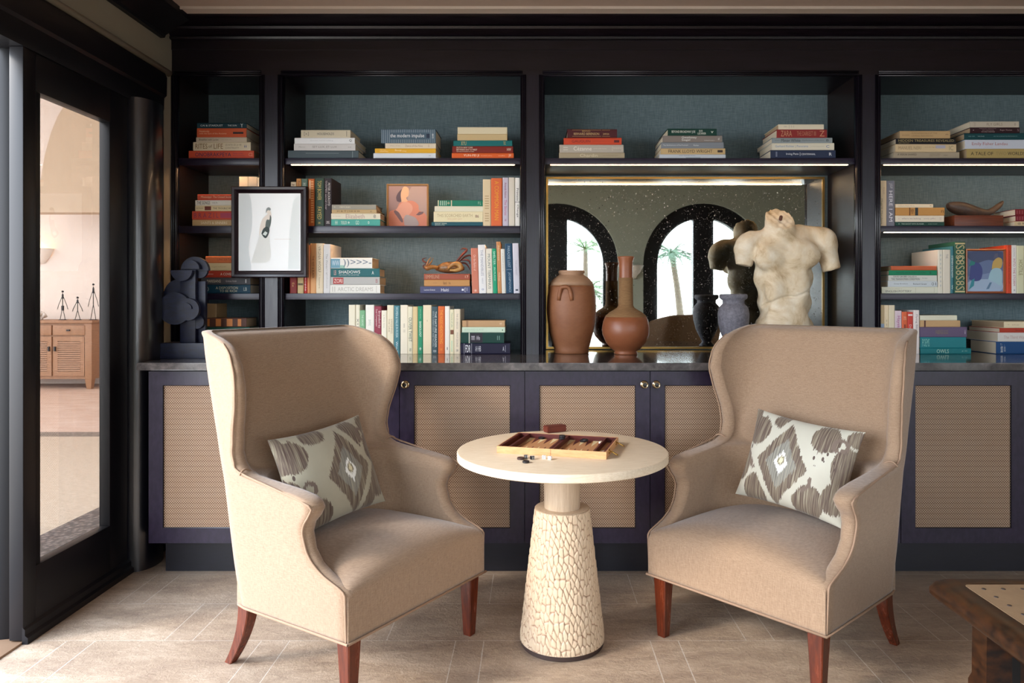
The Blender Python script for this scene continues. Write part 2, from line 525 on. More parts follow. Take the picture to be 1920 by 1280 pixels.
def arch_window(n, cx):
    root = empty('window_%d' % n, (cx, YW-0.10, 0)); tag(root, kind='structure')
    bm = bmesh.new(); Ro, Ri, mw, y0, y1 = AR, 0.54, 0.12, -0.05, 0.05
    po = arch_pts(0, Ro, AZS); pi_ = arch_pts(0, Ri, AZS)
    for i in range(len(po)-1):
        q = [(po[i]), (po[i+1]), (pi_[i+1]), (pi_[i])]
        v = [bm.verts.new((a, y, b)) for y in (y0, y1) for a, b in q]
        for f in ((0, 1, 2, 3), (7, 6, 5, 4), (0, 4, 5, 1), (3, 2, 6, 7)): bm.faces.new([v[k] for k in f])
    bx(bm, -Ro, -Ri, y0, y1, 0, AZS); bx(bm, Ri, Ro, y0, y1, 0, AZS)
    bx(bm, -mw, mw, y0, y1, 0, AZS+math.sqrt(Ri*Ri-mw*mw)+0.02)
    bx(bm, -Ri, -mw, y0, y1, 0, 0.30); bx(bm, mw, Ri, y0, y1, 0, 0.30)
    obj('window_frame', bm, M_BLK, root)
    bm = bmesh.new()
    v = [bm.verts.new((a, -0.01, b)) for a, b in [(-Ri-0.01, 0.28)]+arch_pts(0, Ri+0.01, AZS)+[(Ri+0.01, 0.28)]]
    bm.faces.new(v); obj('window_pane', bm, M_WGLASS, root)
    bm = bmesh.new()
    for s in (-0.045, 0.045):
        tube(bm, [(s, 0.055, 1.0), (s, 0.10, 1.0), (s+(0.09 if s > 0 else -0.09), 0.10, 1.0)], 0.009)
    obj('window_handle', bm, M_BRASS, root)
for i, cx in enumerate(ARX): arch_window(i+1, cx)

# crown mouldings (black) on the bookcase and along the left wall
prof = [(0, 2.40), (0, 2.445), (-0.018, 2.447), (-0.022, 2.456), (-0.012, 2.462), (-0.03, 2.475), (-0.055, 2.482), (-0.062, 2.492),
        (-0.052, 2.498), (-0.085, 2.508), (-0.118, 2.513), (-0.13, 2.52), (-0.13, 2.5295), (0.3, 2.5295), (0.3, 2.40)]
bm = bmesh.new(); prism(bm, [(YF+a, b) for a, b in prof], 'x', DW+0.001, XR)
tag(obj('trim_2', bm, M_WH, autos=30), kind='structure')
bm = bmesh.new()
pl = [(DW, 2.42), (DW+0.02, 2.422), (DW+0.025, 2.435), (DW+0.05, 2.45), (DW+0.07, 2.47), (DW+0.11, 2.49), (DW+0.135, 2.505), (DW+0.14, 2.5295), (DW, 2.5295)]
prism(bm, pl, 'y', YW, YF-0.1); tag(obj('trim_3', bm, M_BLK, autos=30), kind='structure')
# plaster bead above the door casing
bm = bmesh.new(); tube(bm, [(DW+0.004, YW, 2.275), (DW+0.004, 3.5, 2.275)], 0.016, 12)
tag(obj('trim_4', bm, M_WALL, smooth=True), kind='structure')

# glazed door in the left wall
door = empty('door_1', (0, 0, 0)); tag(door, kind='structure')
def dbox(name, y0, y1, z0, z1, x0=DW-0.045, x1=DW+0.0, m=M_BLK, bev=0.004, par=door):
    return box(name, x0, x1, y0, y1, z0, z1, m, par, bev)
# door leaf: hinge stile, lock stile, rails
dbox('stile', 3.019, 3.15, 0.012, 2.06); dbox('stile', 2.50, 2.566, 0.012, 2.06, x1=DW+0.004)
dbox('bottom_rail', 2.56, 3.025, 0.012, 0.247); dbox('top_rail', 2.56, 3.025, 1.924, 2.06)
bm = bmesh.new(); bx(bm, DW-0.040, DW-0.037, 2.56, 3.03, 0.24, 1.93); obj('door_pane', bm, M_GLASS, door)
# casing: header, plinth moulding and the rounded pilaster beside the bookcase
bm = bmesh.new()
prism(bm, [(DW-0.1, 2.06), (DW+0.006, 2.06), (DW+0.012, 2.09), (DW+0.012, 2.14), (DW+0.024, 2.15), (DW+0.026, 2.235), (DW+0.016, 2.256), (DW-0.1, 2.256)], 'y', -0.66, 3.44)
obj('header', bm, M_BLK, door, autos=30)
bm = bmesh.new(); prism(bm, [(DW, 0.0), (DW+0.02, 0.0), (DW+0.02, 0.022), (DW+0.010, 0.03), (DW+0.010, 0.05), (DW, 0.06)], 'y', 2.50, 3.44)
obj('plinth_moulding', bm, M_BLK, door, autos=30)
bm = bmesh.new()
pts = [(DW-0.1, 3.15)]+[(DW+0.076*math.sin(PI*i/20)**0.8, 3.16+0.215*(0.5-0.5*math.cos(PI*i/20))) for i in range(21)]+[(DW+0.010, 3.375), (DW+0.010, 3.44), (DW-0.1, 3.44)]
prism(bm, pts, 'z', 0, 2.07); obj('pilaster', bm, M_PIL, door, autos=50)
# jamb post facing into the doorway
bm = bmesh.new()
fx = [(DW-0.005, 2.60), (DW-0.005, 2.545), (DW-0.012, 2.535), (DW-0.022, 2.535), (DW-0.026, 2.548)]
fx += [(DW-0.03-0.16*i/14, 2.545-0.028*math.sin(PI*i/14)**0.7) for i in range(15)]
fx += [(DW-0.20, 2.548), (DW-0.20, 2.60)]
prism(bm, fx, 'z', -0.02, 2.07); obj('jamb', bm, mat('matt_black_jamb', '#050509', 0.38, spec=0.3), door, autos=50)
tag(box('trim_5', DW-0.22, DW, -0.66, 2.53, -0.05, 0.008, mat('oak_threshold', '#8c6f57', 0.5), bev=0.003), kind='structure')

# ------------------------------------------------------------ covered terrace seen through the door
def terrace():
    m, t = fresh('pale_terrace_paving'); v = t.coord('Object'); x, y, z = t.sep(v)
    n = t.noise(t.coord('Object', (1, 4, 1)), 22, 4, 0.6)
    far = t.math('GREATER_THAN', y, 6.5)
    c = t.ramp(n, [(0.3, '#b3a08a'), (0.7, '#cdbda8')])
    c2 = t.ramp(t.noise(t.coord('Object', (1, 3, 1)), 3, 4), [(0.3, '#c9ab98'), (0.7, '#dcc5b4')])
    c = t.mix(far, c, c2)
    peb = t.ramp(t.voro(v, 38), [(0.1, '#8d8078'), (0.6, '#4f4844')])
    band = t.math('MULTIPLY', t.math('GREATER_THAN', y, 6.3), t.math('LESS_THAN', y, 6.52))
    strip = t.math('GREATER_THAN', x, -2.49)
    c = t.mix(t.math('MAXIMUM', t.math('MULTIPLY', band, 0.8), strip), c, peb)
    t.base(c); t.rough(0.5); t.bump(n, 0.2, 0.003)
    tag(box('floor_terrace', -10, DW, -6, 10.3, -0.06, -0.004, m), kind='structure')
    tag(box('wall_terrace_far', -10, -2, 10.2, 10.35, 0, 4.2, M_FARW), kind='structure')
    tag(box('wall_terrace_side', DW-0.16, DW-0.05, 4.0, 10.2, 0, 4.2, M_FARW), kind='structure')
    tag(box('ceiling_terrace', -10, DW-0.0, 4.4, 10.3, 4.0, 4.1, M_CEIL), kind='structure')
    # vaulted bulkhead with its arch edge
    Y = 9.2
    pts = [(122, 150), (122, 195), (108, 218), (95, 250), (84, 290), (78, 325), (75, 344), (20, 344), (20, 398), (300, 398), (300, 60), (122, 60)]
    bm = bmesh.new(); prism(bm, [(wx(a, Y), wz(b, Y)) for a, b in pts], 'y', Y, Y+0.25)
    tag(obj('wall_terrace_vault', bm, M_BEIGE), kind='structure')
terrace()

# ------------------------------------------------------------ bookcase
bk = empty('bookcase', (0, YF, 0), label='dark built-in bookcase with teal backs and lit shelves along the wall', cat='bookcase')
def bbox(name, x0, x1, y0, y1, z0, z1, m, bev=0.0, par=bk):
    o = box(name, x0, x1, y0-YF, y1-YF, z0, z1, m, par, bev); return o
S = F/YF
def fx_(px): return (px-CX)/S
# columns: (left px, right px) on the face
cols = [(321, 331), (486, 531), (976, 1021), (1606, 1651)]
XE = 3.2
ZT = 2.278
for i, (a, b) in enumerate(cols):
    x0, x1 = fx_(a), fx_(b)
    if i == 0: x0 = DW+0.002
    o = bbox('column', x0+0.008 if i else x0, x1-0.008, YF, YB, ZCNT, ZT, M_WV)
    bm = bmesh.new()
    for s, e in ((x0, 1), (x1, -1)):
        if i == 0 and e == 1: continue
        for d, r in ((0.004, 0.0045), (0.014, 0.0035), (0.023, 0.0045)):
            xx = s+e*d
            tube(bm, [(xx, -0.001, ZCNT), (xx, -0.001, ZT)], r, 8)
        bx(bm, min(s, s+e*0.012), max(s, s+e*0.012), 0.002, 0.03, ZCNT, ZT)
    obj('bead_moulding', bm, M_BEAD, o, smooth=True)
bbox('column', XE, XE+0.12, YF, YB, ZCNT, ZT, M_WV)
fz = bbox('frieze', DW+0.002, XR, YF+0.004, YB, ZT, 2.44, M_WH)
bays = [(fx_(331), fx_(486)), (fx_(531), fx_(976)), (fx_(1021), fx_(1606)), (fx_(1651), XE)]
bm = bmesh.new()
for a, b in bays:
    for z, r in ((ZT-0.004, 0.0045), (ZT+0.008, 0.003), (ZT+0.016, 0.0045)):
        tube(bm, [(a-0.01, -0.001, z), (b+0.01, -0.001, z)], r, 8)
obj('bead_moulding', bm, M_BEAD, fz, smooth=True)
Z1, Z2, Z3 = 1.877, 1.546, 1.216
def lining(a, b):
    bbox('side_panel', a-0.011, a-0.0005, YF+0.03, YB, ZCNT, ZT, M_INNER); bbox('side_panel', b+0.0005, b+0.011, YF+0.03, YB, ZCNT, ZT, M_INNER)
for i, (a, b) in enumerate(bays):
    bbox('back_panel', a-0.01, b+0.01, YB, YB+0.02, ZCNT, ZT, M_GRASS)
    lining(a, b)
    hs = [Z1] if i == 2 else [Z1, Z2, Z3]
    for k, z in enumerate(hs):
        sh = bbox('shelf', a+0.001, b-0.001, YF+0.018, YB, z-0.030, z, M_SHELF, 0.0015)
        # light strip under the front lip
        lit = (k == 0 and i in (1, 2, 3)) or (k == 1 and i == 3)
        e = 0.03
        if k < 2:
            if not lit: bbox('front_lip', a+0.002, b-0.002, YF+0.019, YF+0.028, z-0.0345, z-0.0301, M_SHELF)
            bm = bmesh.new()
            if lit: bx(bm, a+e, b-e, 0.027, 0.032, z-0.0325, z-0.0302)
            else: bx(bm, a+e, b-e, 0.030, 0.036, z-0.0315, z-0.0305)
            obj('light_strip', bm, M_LED if lit else M_LEDF, sh)
# mirror
mx0, mx1, mz0, mz1 = 0.068, 1.548, ZCNT+0.004, 1.838
mr = empty('wall_mirror', (0, YB-0.02, 0), label='antique speckled mirror in a thin brass frame behind the vases', cat='mirror')
box('mirror_glass', mx0+0.008, mx1-0.008, 0.006, 0.019, mz0+0.008, mz1-0.008, M_MIRROR, mr)
bm = bmesh.new()
w = 0.011
bx(bm, mx0, mx0+w, 0, 0.019, mz0, mz1); bx(bm, mx1-w, mx1, 0, 0.019, mz0, mz1)
bx(bm, mx0+w, mx1-w, 0, 0.019, mz1-w, mz1); bx(bm, mx0+w, mx1-w, 0, 0.019, mz0, mz0+w)
obj('mirror_frame', bm, M_BRASS, mr)

# ------------------------------------------------------------ counter and base cabinets
CF = 3.06; KF = 3.09
ct = bmesh.new(); bx(ct, -1.674, XR, CF, YB, ZCNT-0.032, ZCNT)
bmesh.ops.bevel(ct, geom=ct.edges[:], offset=0.003, segments=2, affect='EDGES')
cto = obj('countertop', ct, M_STONE, autos=35)
tag(cto, 'polished grey-brown stone countertop running under the bookcase', 'countertop')
M_WC = wood_dark('cabinet_front_wood', '#1a1326', '#2b2036', 0.34, (6, 6, 3))
M_WK = wood_dark('kick_board_wood', '#0b0a12', '#12101c', 0.4, (2, 6, 8))
kz0, kz1 = 0.149, 0.885
M_KNOB = mat('nickel_brass', '#b8a482', 0.22, 1.0); M_KDK = mat('dark_knob_recess', '#1c1815', 0.3)
bnd = [wx(p, KF) for p in (278, 514, 749, 984, 1219, 1454, 1689, 1924, 2159)]
def cab_door(par, x0, x1, side):
    """framed door with a cane panel; side: which upper corner has the knob"""
    g = 0.0015; st = 0.060
    X0, X1, A, B = x0+g, x1-g, kz0+0.002, kz1-0.004
    bm = bmesh.new()
    zt, zb = 0.8225, 0.2145
    bx(bm, X0, X0+st, 0, 0.022, A, B); bx(bm, X1-st, X1, 0, 0.022, A, B)
    bx(bm, X0+st, X1-st, 0, 0.022, A, zb); bx(bm, X0+st, X1-st, 0, 0.022, zt, B)
    d = obj('door', bm, M_WC, par)
    box('cane_panel', X0+st, X1-st, 0.007, 0.012, zb, zt, M_RATTAN, d)
    bm = bmesh.new()
    for p, q in (((X0+st, zb), (X1-st, zb)), ((X1-st, zb), (X1-st, zt)), ((X1-st, zt), (X0+st, zt)), ((X0+st, zt), (X0+st, zb))):
        tube(bm, [(p[0], 0.004, p[1]), (q[0], 0.004, q[1])], 0.003, 6)
    obj('panel_bead', bm, M_BEAD, d)
    kx = X0+0.024 if side == 'L' else X1-0.024
    bm = bmesh.new()
    lathe(bm, [(0.0155, 0), (0.0175, 0.003), (0.0155, 0.005), (0.006, 0.006), (0.005, 0.018), (0.011, 0.021), (0.0135, 0.026), (0.0130, 0.030), (0.0105, 0.0305), (0.009, 0.027), (0.0, 0.026)], 24)
    bmesh.ops.transform(bm, matrix=Matrix.Translation((kx, 0, 0.826))@Matrix.Rotation(PI/2, 4, 'X'), verts=bm.verts)
    kb = obj('knob', bm, M_KNOB, d, smooth=True)
    bm = bmesh.new(); lathe(bm, [(0.0092, 0.0268), (0.006, 0.0275), (0.0, 0.028)], 20)
    bmesh.ops.transform(bm, matrix=Matrix.Translation((kx, 0, 0.826))@Matrix.Rotation(PI/2, 4, 'X'), verts=bm.verts)
    tag(obj('knob_recess', bm, M_KDK, d), 'dark centre of the knob')  # dark disc colours the recess in the knob face
units = [([0], ['R'], 'single-door cane-front base cabinet at the far left end'),
         ([1, 2], ['R', 'L'], 'two-door cane-front base cabinet behind the left armchair'),
         ([3, 4], ['R', 'L'], 'two-door cane-front base cabinet behind the pedestal table'),
         ([5, 6], ['R', 'L'], 'two-door cane-front base cabinet behind the right armchair'),
         ([7], ['L'], 'cane-front base cabinet at the right edge above the low table')]
for ids, ks, lab in units:
    x0, x1 = bnd[ids[0]], bnd[ids[-1]+1]
    c = empty('base_cabinet', (0, KF, 0), label=lab, cat='cabinet', group='cane-front cabinets under the counter')
    cb = bmesh.new(); bx(cb, x0+0.0005, x1-0.0005, 0.024, YB-KF, kz0, ZCNT-0.0325)
    obj('carcass', cb, M_WK, c)
    for i, s in zip(ids, ks): cab_door(c, bnd[i], bnd[i+1], s)
    xk = x0+(0.03 if ids[0] == 0 else 0.0)
    box('kick_board', xk, x1, 0.087, 0.105, 0.0, kz0, M_WK, c)

# ------------------------------------------------------------ books
PAGE = mat('book_pages', '#d9cdb6', 0.9)
PAGE2 = mat('tan_book_pages', '#b39c7e', 0.9)
def cover_mat(c): return mat('book_cloth_'+c.strip('#'), c, 0.55, spec=0.35)
def ink(c): return mat('ink_'+c.strip('#'), c, 0.6)
ORD = ['topmost', 'second', 'third', 'fourth', 'fifth', 'sixth', 'seventh', 'eighth', 'ninth', 'tenth', 'eleventh', 'twelfth', 'thirteenth',
       'fourteenth', 'fifteenth', 'sixteenth', 'seventeenth', 'eighteenth', 'nineteenth']
def make_book(L, T, D, col, titles=(), page=None):
    """local: spine faces -Y, length L along X (centred), thickness T along Z from 0, depth D along +Y"""
    root = bpy.data.objects.new('book', None); COL.objects.link(root); root.empty_display_size = 0.02
    b = min(0.0022, T*0.16); r = min(0.004, T*0.3)
    pr = [(r*0.5, 0), (0, r), (0, T-r), (r*0.5, T), (D, T), (D, T-b), (b+0.001, T-b), (b+0.001, b), (D, b), (D, 0)]
    bm = bmesh.new(); prism(bm, pr, 'x', -L/2, L/2)
    obj('cover', bm, cover_mat(col), root)
    bm = bmesh.new(); bx(bm, -L/2+0.0035, L/2-0.0035, b+0.0005, D-0.004, b, T-b)
    obj('pages', bm, page or PAGE, root)
    for t in titles:
        if t[0] == '#':       # coloured label block: ('#', u0, u1, v0, v1, colour)
            _, u0, u1, v0, v1, c = t
            bm = bmesh.new(); bx(bm, -L/2+L*u0, -L/2+L*u1, -0.0004, 0.0002, T*v0, T*v1)
            obj('spine_label', bm, ink(c), root)
        else:
            s, u0, u1, h, c = t[:5]; v = t[5] if len(t) > 5 else 0.5
            lettering(s, -L/2+L*u0, -L/2+L*u1, T*(v-h/2), T*(v+h/2), -0.0008, ink(c), root)
    return root
def stack(phrase, zbot, Y, items, depth=0.2, group=None, page=None):
    """items top first: (x0, x1, ytop, colour, description, titles)"""
    n = len(items); z = zbot+0.0004
    for k in range(n-1, -1, -1):
        it = items[k]; x0, x1, yt, col, desc = it[:5]; tl = it[5] if len(it) > 5 else ()
        zt = wz(yt, Y); T = max(zt-z, 0.006); L = (x1-x0)/F*Y
        D = depth*(0.82+0.36*random.random())
        b = make_book(L, T-0.0003, D, col, tl, page if page else (PAGE2 if random.random() < 0.2 else PAGE))
        b.location = (wx((x0+x1)/2, Y), Y+random.uniform(0, 0.004), z)
        b.rotation_euler = (0, 0, math.radians(random.uniform(-0.8, 0.8)))
        pos = 'at the bottom' if k == n-1 and n > 1 else (ORD[k] if k == 0 else ORD[k]+' from the top')
        tag(b, '%s book, %s of %s' % (desc, pos, phrase), 'book', group or 'books lying in stacks')
        z += T
    return z
def row(phrase, zbot, Y, items, depth=0.19, lean=0.0, group=None):
    """upright books, left to right: (x0, x1, ytop, colour, description, titles)"""
    n = len(items)
    for k, it in enumerate(items):
        x0, x1, yt, col, desc = it[:5]; tl = it[5] if len(it) > 5 else ()
        H = wz(yt, Y)-zbot; T = (x1-x0)/F*Y
        D = depth*(0.85+0.25*random.random())
        b = make_book(H-0.0004, T-0.0006, D, col, tl, None)
        b.rotation_euler = (0, PI/2+math.radians(-lean), 0)
        a = math.radians(lean)
        # local x -> down, local z -> right; centre of length at half height
        cx0 = wx(x0, Y)
        b.location = (cx0, Y+random.uniform(0, 0.006), zbot+H/2*math.cos(a)+0.0005)
        pos = ('leftmost' if k == 0 else ('rightmost' if k == n-1 else ORD[k]+' from the left'))
        tag(b, '%s book standing %s in %s' % (desc, pos, phrase), 'book', group or 'books standing in rows')
W, K, G_ = '#f4f1ea', '#1c1b20', '#d8b860'
YS = 3.556
# narrow left bay
stack("the narrow left bay's top-shelf stack", Z1, YS, [
    (369, 462, 230, '#0d3440', 'dark teal', [('CAI & STARDUST', .07, .52, .34, '#dfe6e6'), ('THE SUN', .62, .8, .3, '#dfe6e6'), ('Y', .88, .93, .7, '#dfe6e6')]),
    (369, 462, 240, '#c65a34', 'rust orange', [('#', .73, .94, .36, .58, '#2a1c1c'), ('with the Eyes of the Ancients', .05, .6, .2, '#e9c0a0', .38), ('Notebooks', .05, .25, .2, '#e9c0a0', .66)]),
    (367.5, 463, 257, '#c9bba6', 'thin beige', [('Breakfast with Lucian', .06, .44, .45, '#5c5048'), ('the inner life', .5, .7, .2, '#9a8f80')]),
    (362, 470, 266, '#d9cdb2', 'thick cream', [('RITES', .04, .25, .6, '#7b5d34'), ('of', .27, .33, .35, '#7b5d34'), ('LIFE', .36, .52, .6, '#8a6b40'), ('LES RITES DE LA VIE', .56, .84, .22, '#8d8069', .66), ('CONTINUITY', .56, .8, .2, '#8d8069', .3), ('ii', .89, .93, .3, '#48608a')]),
    (353, 476, 282, '#cf5338', 'orange-red', [('ONOBRAKPEYA', .1, .65, .5, '#2a1d4a'), ('Masks of the', .68, .83, .18, '#8d3350', .64), ('Flaming Arrows', .68, .86, .18, '#8d3350', .34), ('C2', .92, .98, .4, '#e8a080')])], 0.21)
stack("the narrow left bay's second-shelf stack", Z2, YS, [
    (370, 438, 364, '#c9533a', 'brick orange', [('Mississippi: The Closed Society', .1, .98, .5, '#f0c8a8')]),
    (366, 439, 375, '#eae6da', 'white', [('THE SONGS', .04, .38, .6, '#3b3a3a'), ('India Bo', .44, .58, .25, '#8a8680')]),
    (365.5, 440, 385, '#e8d6ac', 'cream', [('AUTHOR', .03, .2, .2, '#8f7a50'), ('#', .24, .4, .15, .85, '#7a3a2c'), ('THE TROUBLE WITH', .45, .98, .35, '#6b5a3c')]),
    (360, 440, 395.5, '#c9503a', 'vermilion', [('B R A Z I L', .05, .62, .55, '#7b3150'), ('#', .66, .95, .2, .8, '#b0405a')]),
    (360, 440, 411.5, '#c3a275', 'tan', [('SAINTS & SINNERS', .2, .82, .4, '#efe2c2')])], 0.2)
row("the row behind the hanging frame", Z2, 3.60, [
    (448, 465, 331, '#e6dcc6', 'cream'), (465, 482, 331, '#cfc8ba', 'grey cream'), (482.5, 487, 333, '#f0ece2', 'thin white')], 0.17)
stack("the narrow left bay's third-shelf stack", Z3, YS, [
    (385, 458, 480, '#d4733e', 'pale orange', [('UNCERTAIN AIR', .3, .9, .35, '#a8502c')]),
    (385, 460, 492.8, '#e9d2a0', 'butter cream', [('nightfall', .1, .5, .2, '#d0b480')]),
    (378, 462, 507.3, '#b8402c', 'brick red', [('Jones', .14, .26, .25, '#f3dccb'), ('A COVERT ACTION', .42, 1.0, .38, '#f6ead9')]),
    (377, 469, 520, '#4c4c50', 'charcoal grey', [('PARISIANS', .12, .4, .4, '#d9d0b8'), ('Graham Robb', .5, .72, .25, '#b8b0b0'), ('|', .9, .92, .5, '#d0d0d0')]),
    (379, 469, 533.5, '#0e3c50', 'deep blue', [('A DISPOSITION', .28, .74, .3, '#c9c6a8', .64), ('TO BE RICH', .36, .72, .26, '#c9c6a8', .28), ('{ }', .03, .14, .45, '#b8c0b8'), ('LB', .86, .93, .4, '#b8c0b8')])], 0.2)
row("the narrow left bay's lowest shelf", ZCNT, 3.72, [(371, 405, 569, '#c19868', 'large tan blank')], 0.12)
stack("the narrow left bay's lowest stack", ZCNT, 3.50, [
    (380, 462, 596, '#5b3b30', 'mottled brown', [('#', .05, .16, .1, .9, '#d98a48'), ('#', .3, .42, .1, .9, '#d98a48'), ('#', .55, .68, .1, .9, '#d98a48'), ('#', .8, .88, .1, .9, '#d98a48')]),
    (377, 468, 613, '#23584c', 'bottle green', [('elm', .1, .22, .5, '#cfd8c8')]),
    (372, 470, 628, '#b9ad98', 'stone coloured'), (370, 472, 646, '#6d5040', 'dull brown')], 0.16)
# second bay, top shelf
stack("the second bay's top-shelf left stack", Z1, YS, [
    (563.7, 656.7, 243, '#cfc6ae', 'cream-grey', [('HOUSEHOLDS', .33, .67, .3, '#4a4a48'), ('[x]', .06, .16, .5, '#8a8674'), ('|', .92, .93, .7, '#8a8674')]),
    (552, 665, 258, '#e9ecee', 'bright white', [('sketches and & building', .26, .64, .2, '#b8bcc0'), ('Q', .91, .95, .45, '#1c1c1c')]),
    (551, 666, 269, '#d1cfcd', 'pale grey', [('SET LUX, ET LUX', .3, .7, .34, '#8c8884'), ('Marco', .08, .18, .14, '#77736f'), ('ed', .88, .93, .14, '#77736f')]),
    (540, 672, 281.7, '#47555c', 'slate', [('#', .25, .72, .62, .67, '#7b8a8e'), ('|', .91, .92, .8, '#7b8a8e')])], 0.22)
stack("the second bay's top-shelf middle stack", Z1, YS, [
    (714, 817, 241.7, '#4b6272', 'pinstriped slate', [('#', .012+.034*i, .022+.034*i, 0.02, .98, '#8fa0ac') for i in range(29) if not (4 < i < 26)]+[('#', .012+.034*i, .022+.034*i, 0.02, .26, '#8fa0ac') for i in range(5, 26)]+[('#', .012+.034*i, .022+.034*i, 0.76, .98, '#8fa0ac') for i in range(5, 26)]+[('the modern impulse', .17, .79, .34, '#eef2f4'), ('#', .83, .89, .36, .66, '#1b2c44'), ('CMO', .93, .96, .35, '#eef2f4')]),
    (722, 817, 268, '#e2d5bf', 'ivory', [('Diary of the', .1, .3, .25, '#b49a80'), ('Dance of the Nine', .4, .74, .42, '#a8907a'), ('||', .85, .87, .5, '#b49a80')]),
    (703, 817, 278, '#e9b12e', 'sunflower yellow', [('WRITTEN', .08, .18, .2, '#fbe7b0', .66), ('LANDSCAPES', .08, .22, .2, '#fbe7b0', .34), ('Bauer', .33, .44, .4, '#fbe7b0', .6), ('Writings', .4, .52, .3, '#fbe7b0', .4)]),
    (700, 817, 286.7, '#dfe4ec', 'white', [('m', .89, .92, .2, '#a0a8b0')])], 0.2)
stack("the second bay's top-shelf right stack", Z1, YS, [
    (858, 951, 238, '#ddd2b2', 'pale cream'), (857.5, 951, 250.8, '#c9b184', 'sand coloured'),
    (850, 960.5, 263, '#0f6a6a', 'teal', [('XYU', .13, .22, .7, '#c8b878'), ('TOC', .85, .89, .6, '#c8b878')]),
    (848, 962, 273.7, '#7c2318', 'dark red', [('DUTCH NEW YORK', .07, .34, .24, '#f2dfc8', .78), ('BETWEEN EAST & WEST', .07, .41, .24, '#f2dfc8', .46), ('THE WORLD OF MARGRIETA VAN VARICK', .07, .36, .12, '#f2dfc8', .18), ('HW', .9, .97, .4, '#f2dfc8')]),
    (847, 963, 286.4, '#e0642a', 'bright orange', [('YUN-FEI JI', .19, .44, .5, '#fbe4c8'), ('the intimate universe', .47, .65, .16, '#fbd0a8'), ('wellin', .75, .86, .14, '#fbd0a8'), ('JW', .92, .96, .6, '#fbe4c8')])], 0.2)
# second bay, second shelf
row("the second bay's second-shelf left row", Z2, YS, [
    (545, 555, 341, '#dcc6a4', 'cream', [('J', .03, .08, .5, '#7a5a40')]), (555.3, 564.5, 334.7, '#c98c4e', 'tan', [('Folio', .05, .2, .4, '#6a3c20')]), (565, 576.5, 335, '#5c7262', 'sage green', [('H1', .09, .15, .5, '#d9d8c8')]),
    (577, 589, 335, '#c4642a', 'burnt orange', [('#', .03, .42, .2+.0, .38, '#f2d2a8')]+[('#', .05+.05*i, .075+.05*i, .45, .85, '#eeb070') for i in range(18)]),
    (590, 607.5, 334, '#33493a', 'forest green', [('TOM BOWER', .05, .46, .42, '#c9b45c'), ('FAYED', .6, .86, .45, '#c9b45c'), ('H', .92, .95, .3, '#c9b45c')]),
    (608, 622, 334, '#2c2226', 'dark aubergine', [('PETER ACKROYD', .1, .58, .3, '#cfc6c0', .64), ('THAMES sacred river', .05, .66, .24, '#c0b0b0', .26), ('HI', .9, .95, .5, '#cfc6c0')])], 0.2)
stack("the second bay's second-shelf left stack", Z2, YS, [
    (622, 704.7, 383.3, '#a19c8e', 'grey', [('MEMORIES', .18, .42, .25, '#e6dcc0'), ('m', .05, .08, .2, '#e6dcc0')]),
    (622, 706, 392.8, '#c2a678', 'thin tan', [('H & T | HI II III', .12, .62, .55, '#6b4c2c'), ('*', .86, .89, .5, '#4b3420')]),
    (621, 713, 399.8, '#e6dcc4', 'ivory', [('Elizabeth', .3, .68, .72, '#b79a90'), ('a lady', .04, .2, .14, '#a89c90'), ('@', .86, .91, .6, '#26201e')]),
    (621, 712.5, 410.8, '#4fa89a', 'aqua green', [('HH', .08, .13, .6, '#d8e8d8'), ('THE BILLION', .2, .32, .5, '#d8e8d8'), ('+', .34, .38, .4, '#f0f4e8'), ('GO', .5, .57, .6, '#d8e8d8'), ('o', .75, .78, .4, '#f0f4e8')])], 0.2, page=PAGE2)
stack("the second bay's second-shelf right stack", Z2, YS, [
    (820, 905, 375, '#1f7a60', 'emerald', [('#', .01, .03, 0, 1, '#e8d8b0'), ('IIII', .06, .2, .8, '#c9e0c8'), ('*', .22, .27, .5, '#e8d8b0'), ('#', .3, .32, 0, 1, '#e8d8b0'), ('F L', .9, .96, .5, '#c9e0c8')]),
    (814.7, 905.5, 386, '#e3ddc4', 'blank pale cream'),
    (813, 905, 396.3, '#e9dcb4', 'thick cream', [('THIS SCORCHED EARTH', .07, .79, .3, '#b9a478', .62), ('WILLIAM GAY', .28, .58, .18, '#d8b890', .28), ('86', .85, .92, .28, '#6a3030', .55)]),
    (809, 905, 415.8, '#1f5460', 'dark teal', [('ROCKY EDNA', .07, .3, .3, '#d4dcc8', .62), ('BRIDGE', .07, .26, .2, '#d4dcc8', .25)])], 0.18)
row("the second bay's second-shelf right row", Z2, YS, [
    (905.3, 920.5, 336, '#ddc8a2', 'beige', [('IIIIII IIII', .35, .9, .5, '#b89c74')]),
    (921, 941.7, 334, '#dd6b3c', 'orange', [('A COMMON MAN', .06, .88, .38, '#e8a428')]),
    (942.5, 953.5, 333, '#c4bccb', 'lilac', [('Amanda Nelson', .1, .42, .35, '#8a3a60'), ('The Stories', .46, .78, .42, '#b03a78'), ('ii', .86, .9, .3, '#8a3a60')]),
    (954, 965.3, 332.5, '#d8d0c0', 'plain oatmeal'),
    (966, 975, 333, '#ece9e2', 'white', [('Primate', .22, .48, .45, '#3a3838'), ('Change', .56, .82, .5, '#3a3838'), ('#', .5, .51, .0, 1, '#3a3838')])], 0.2)
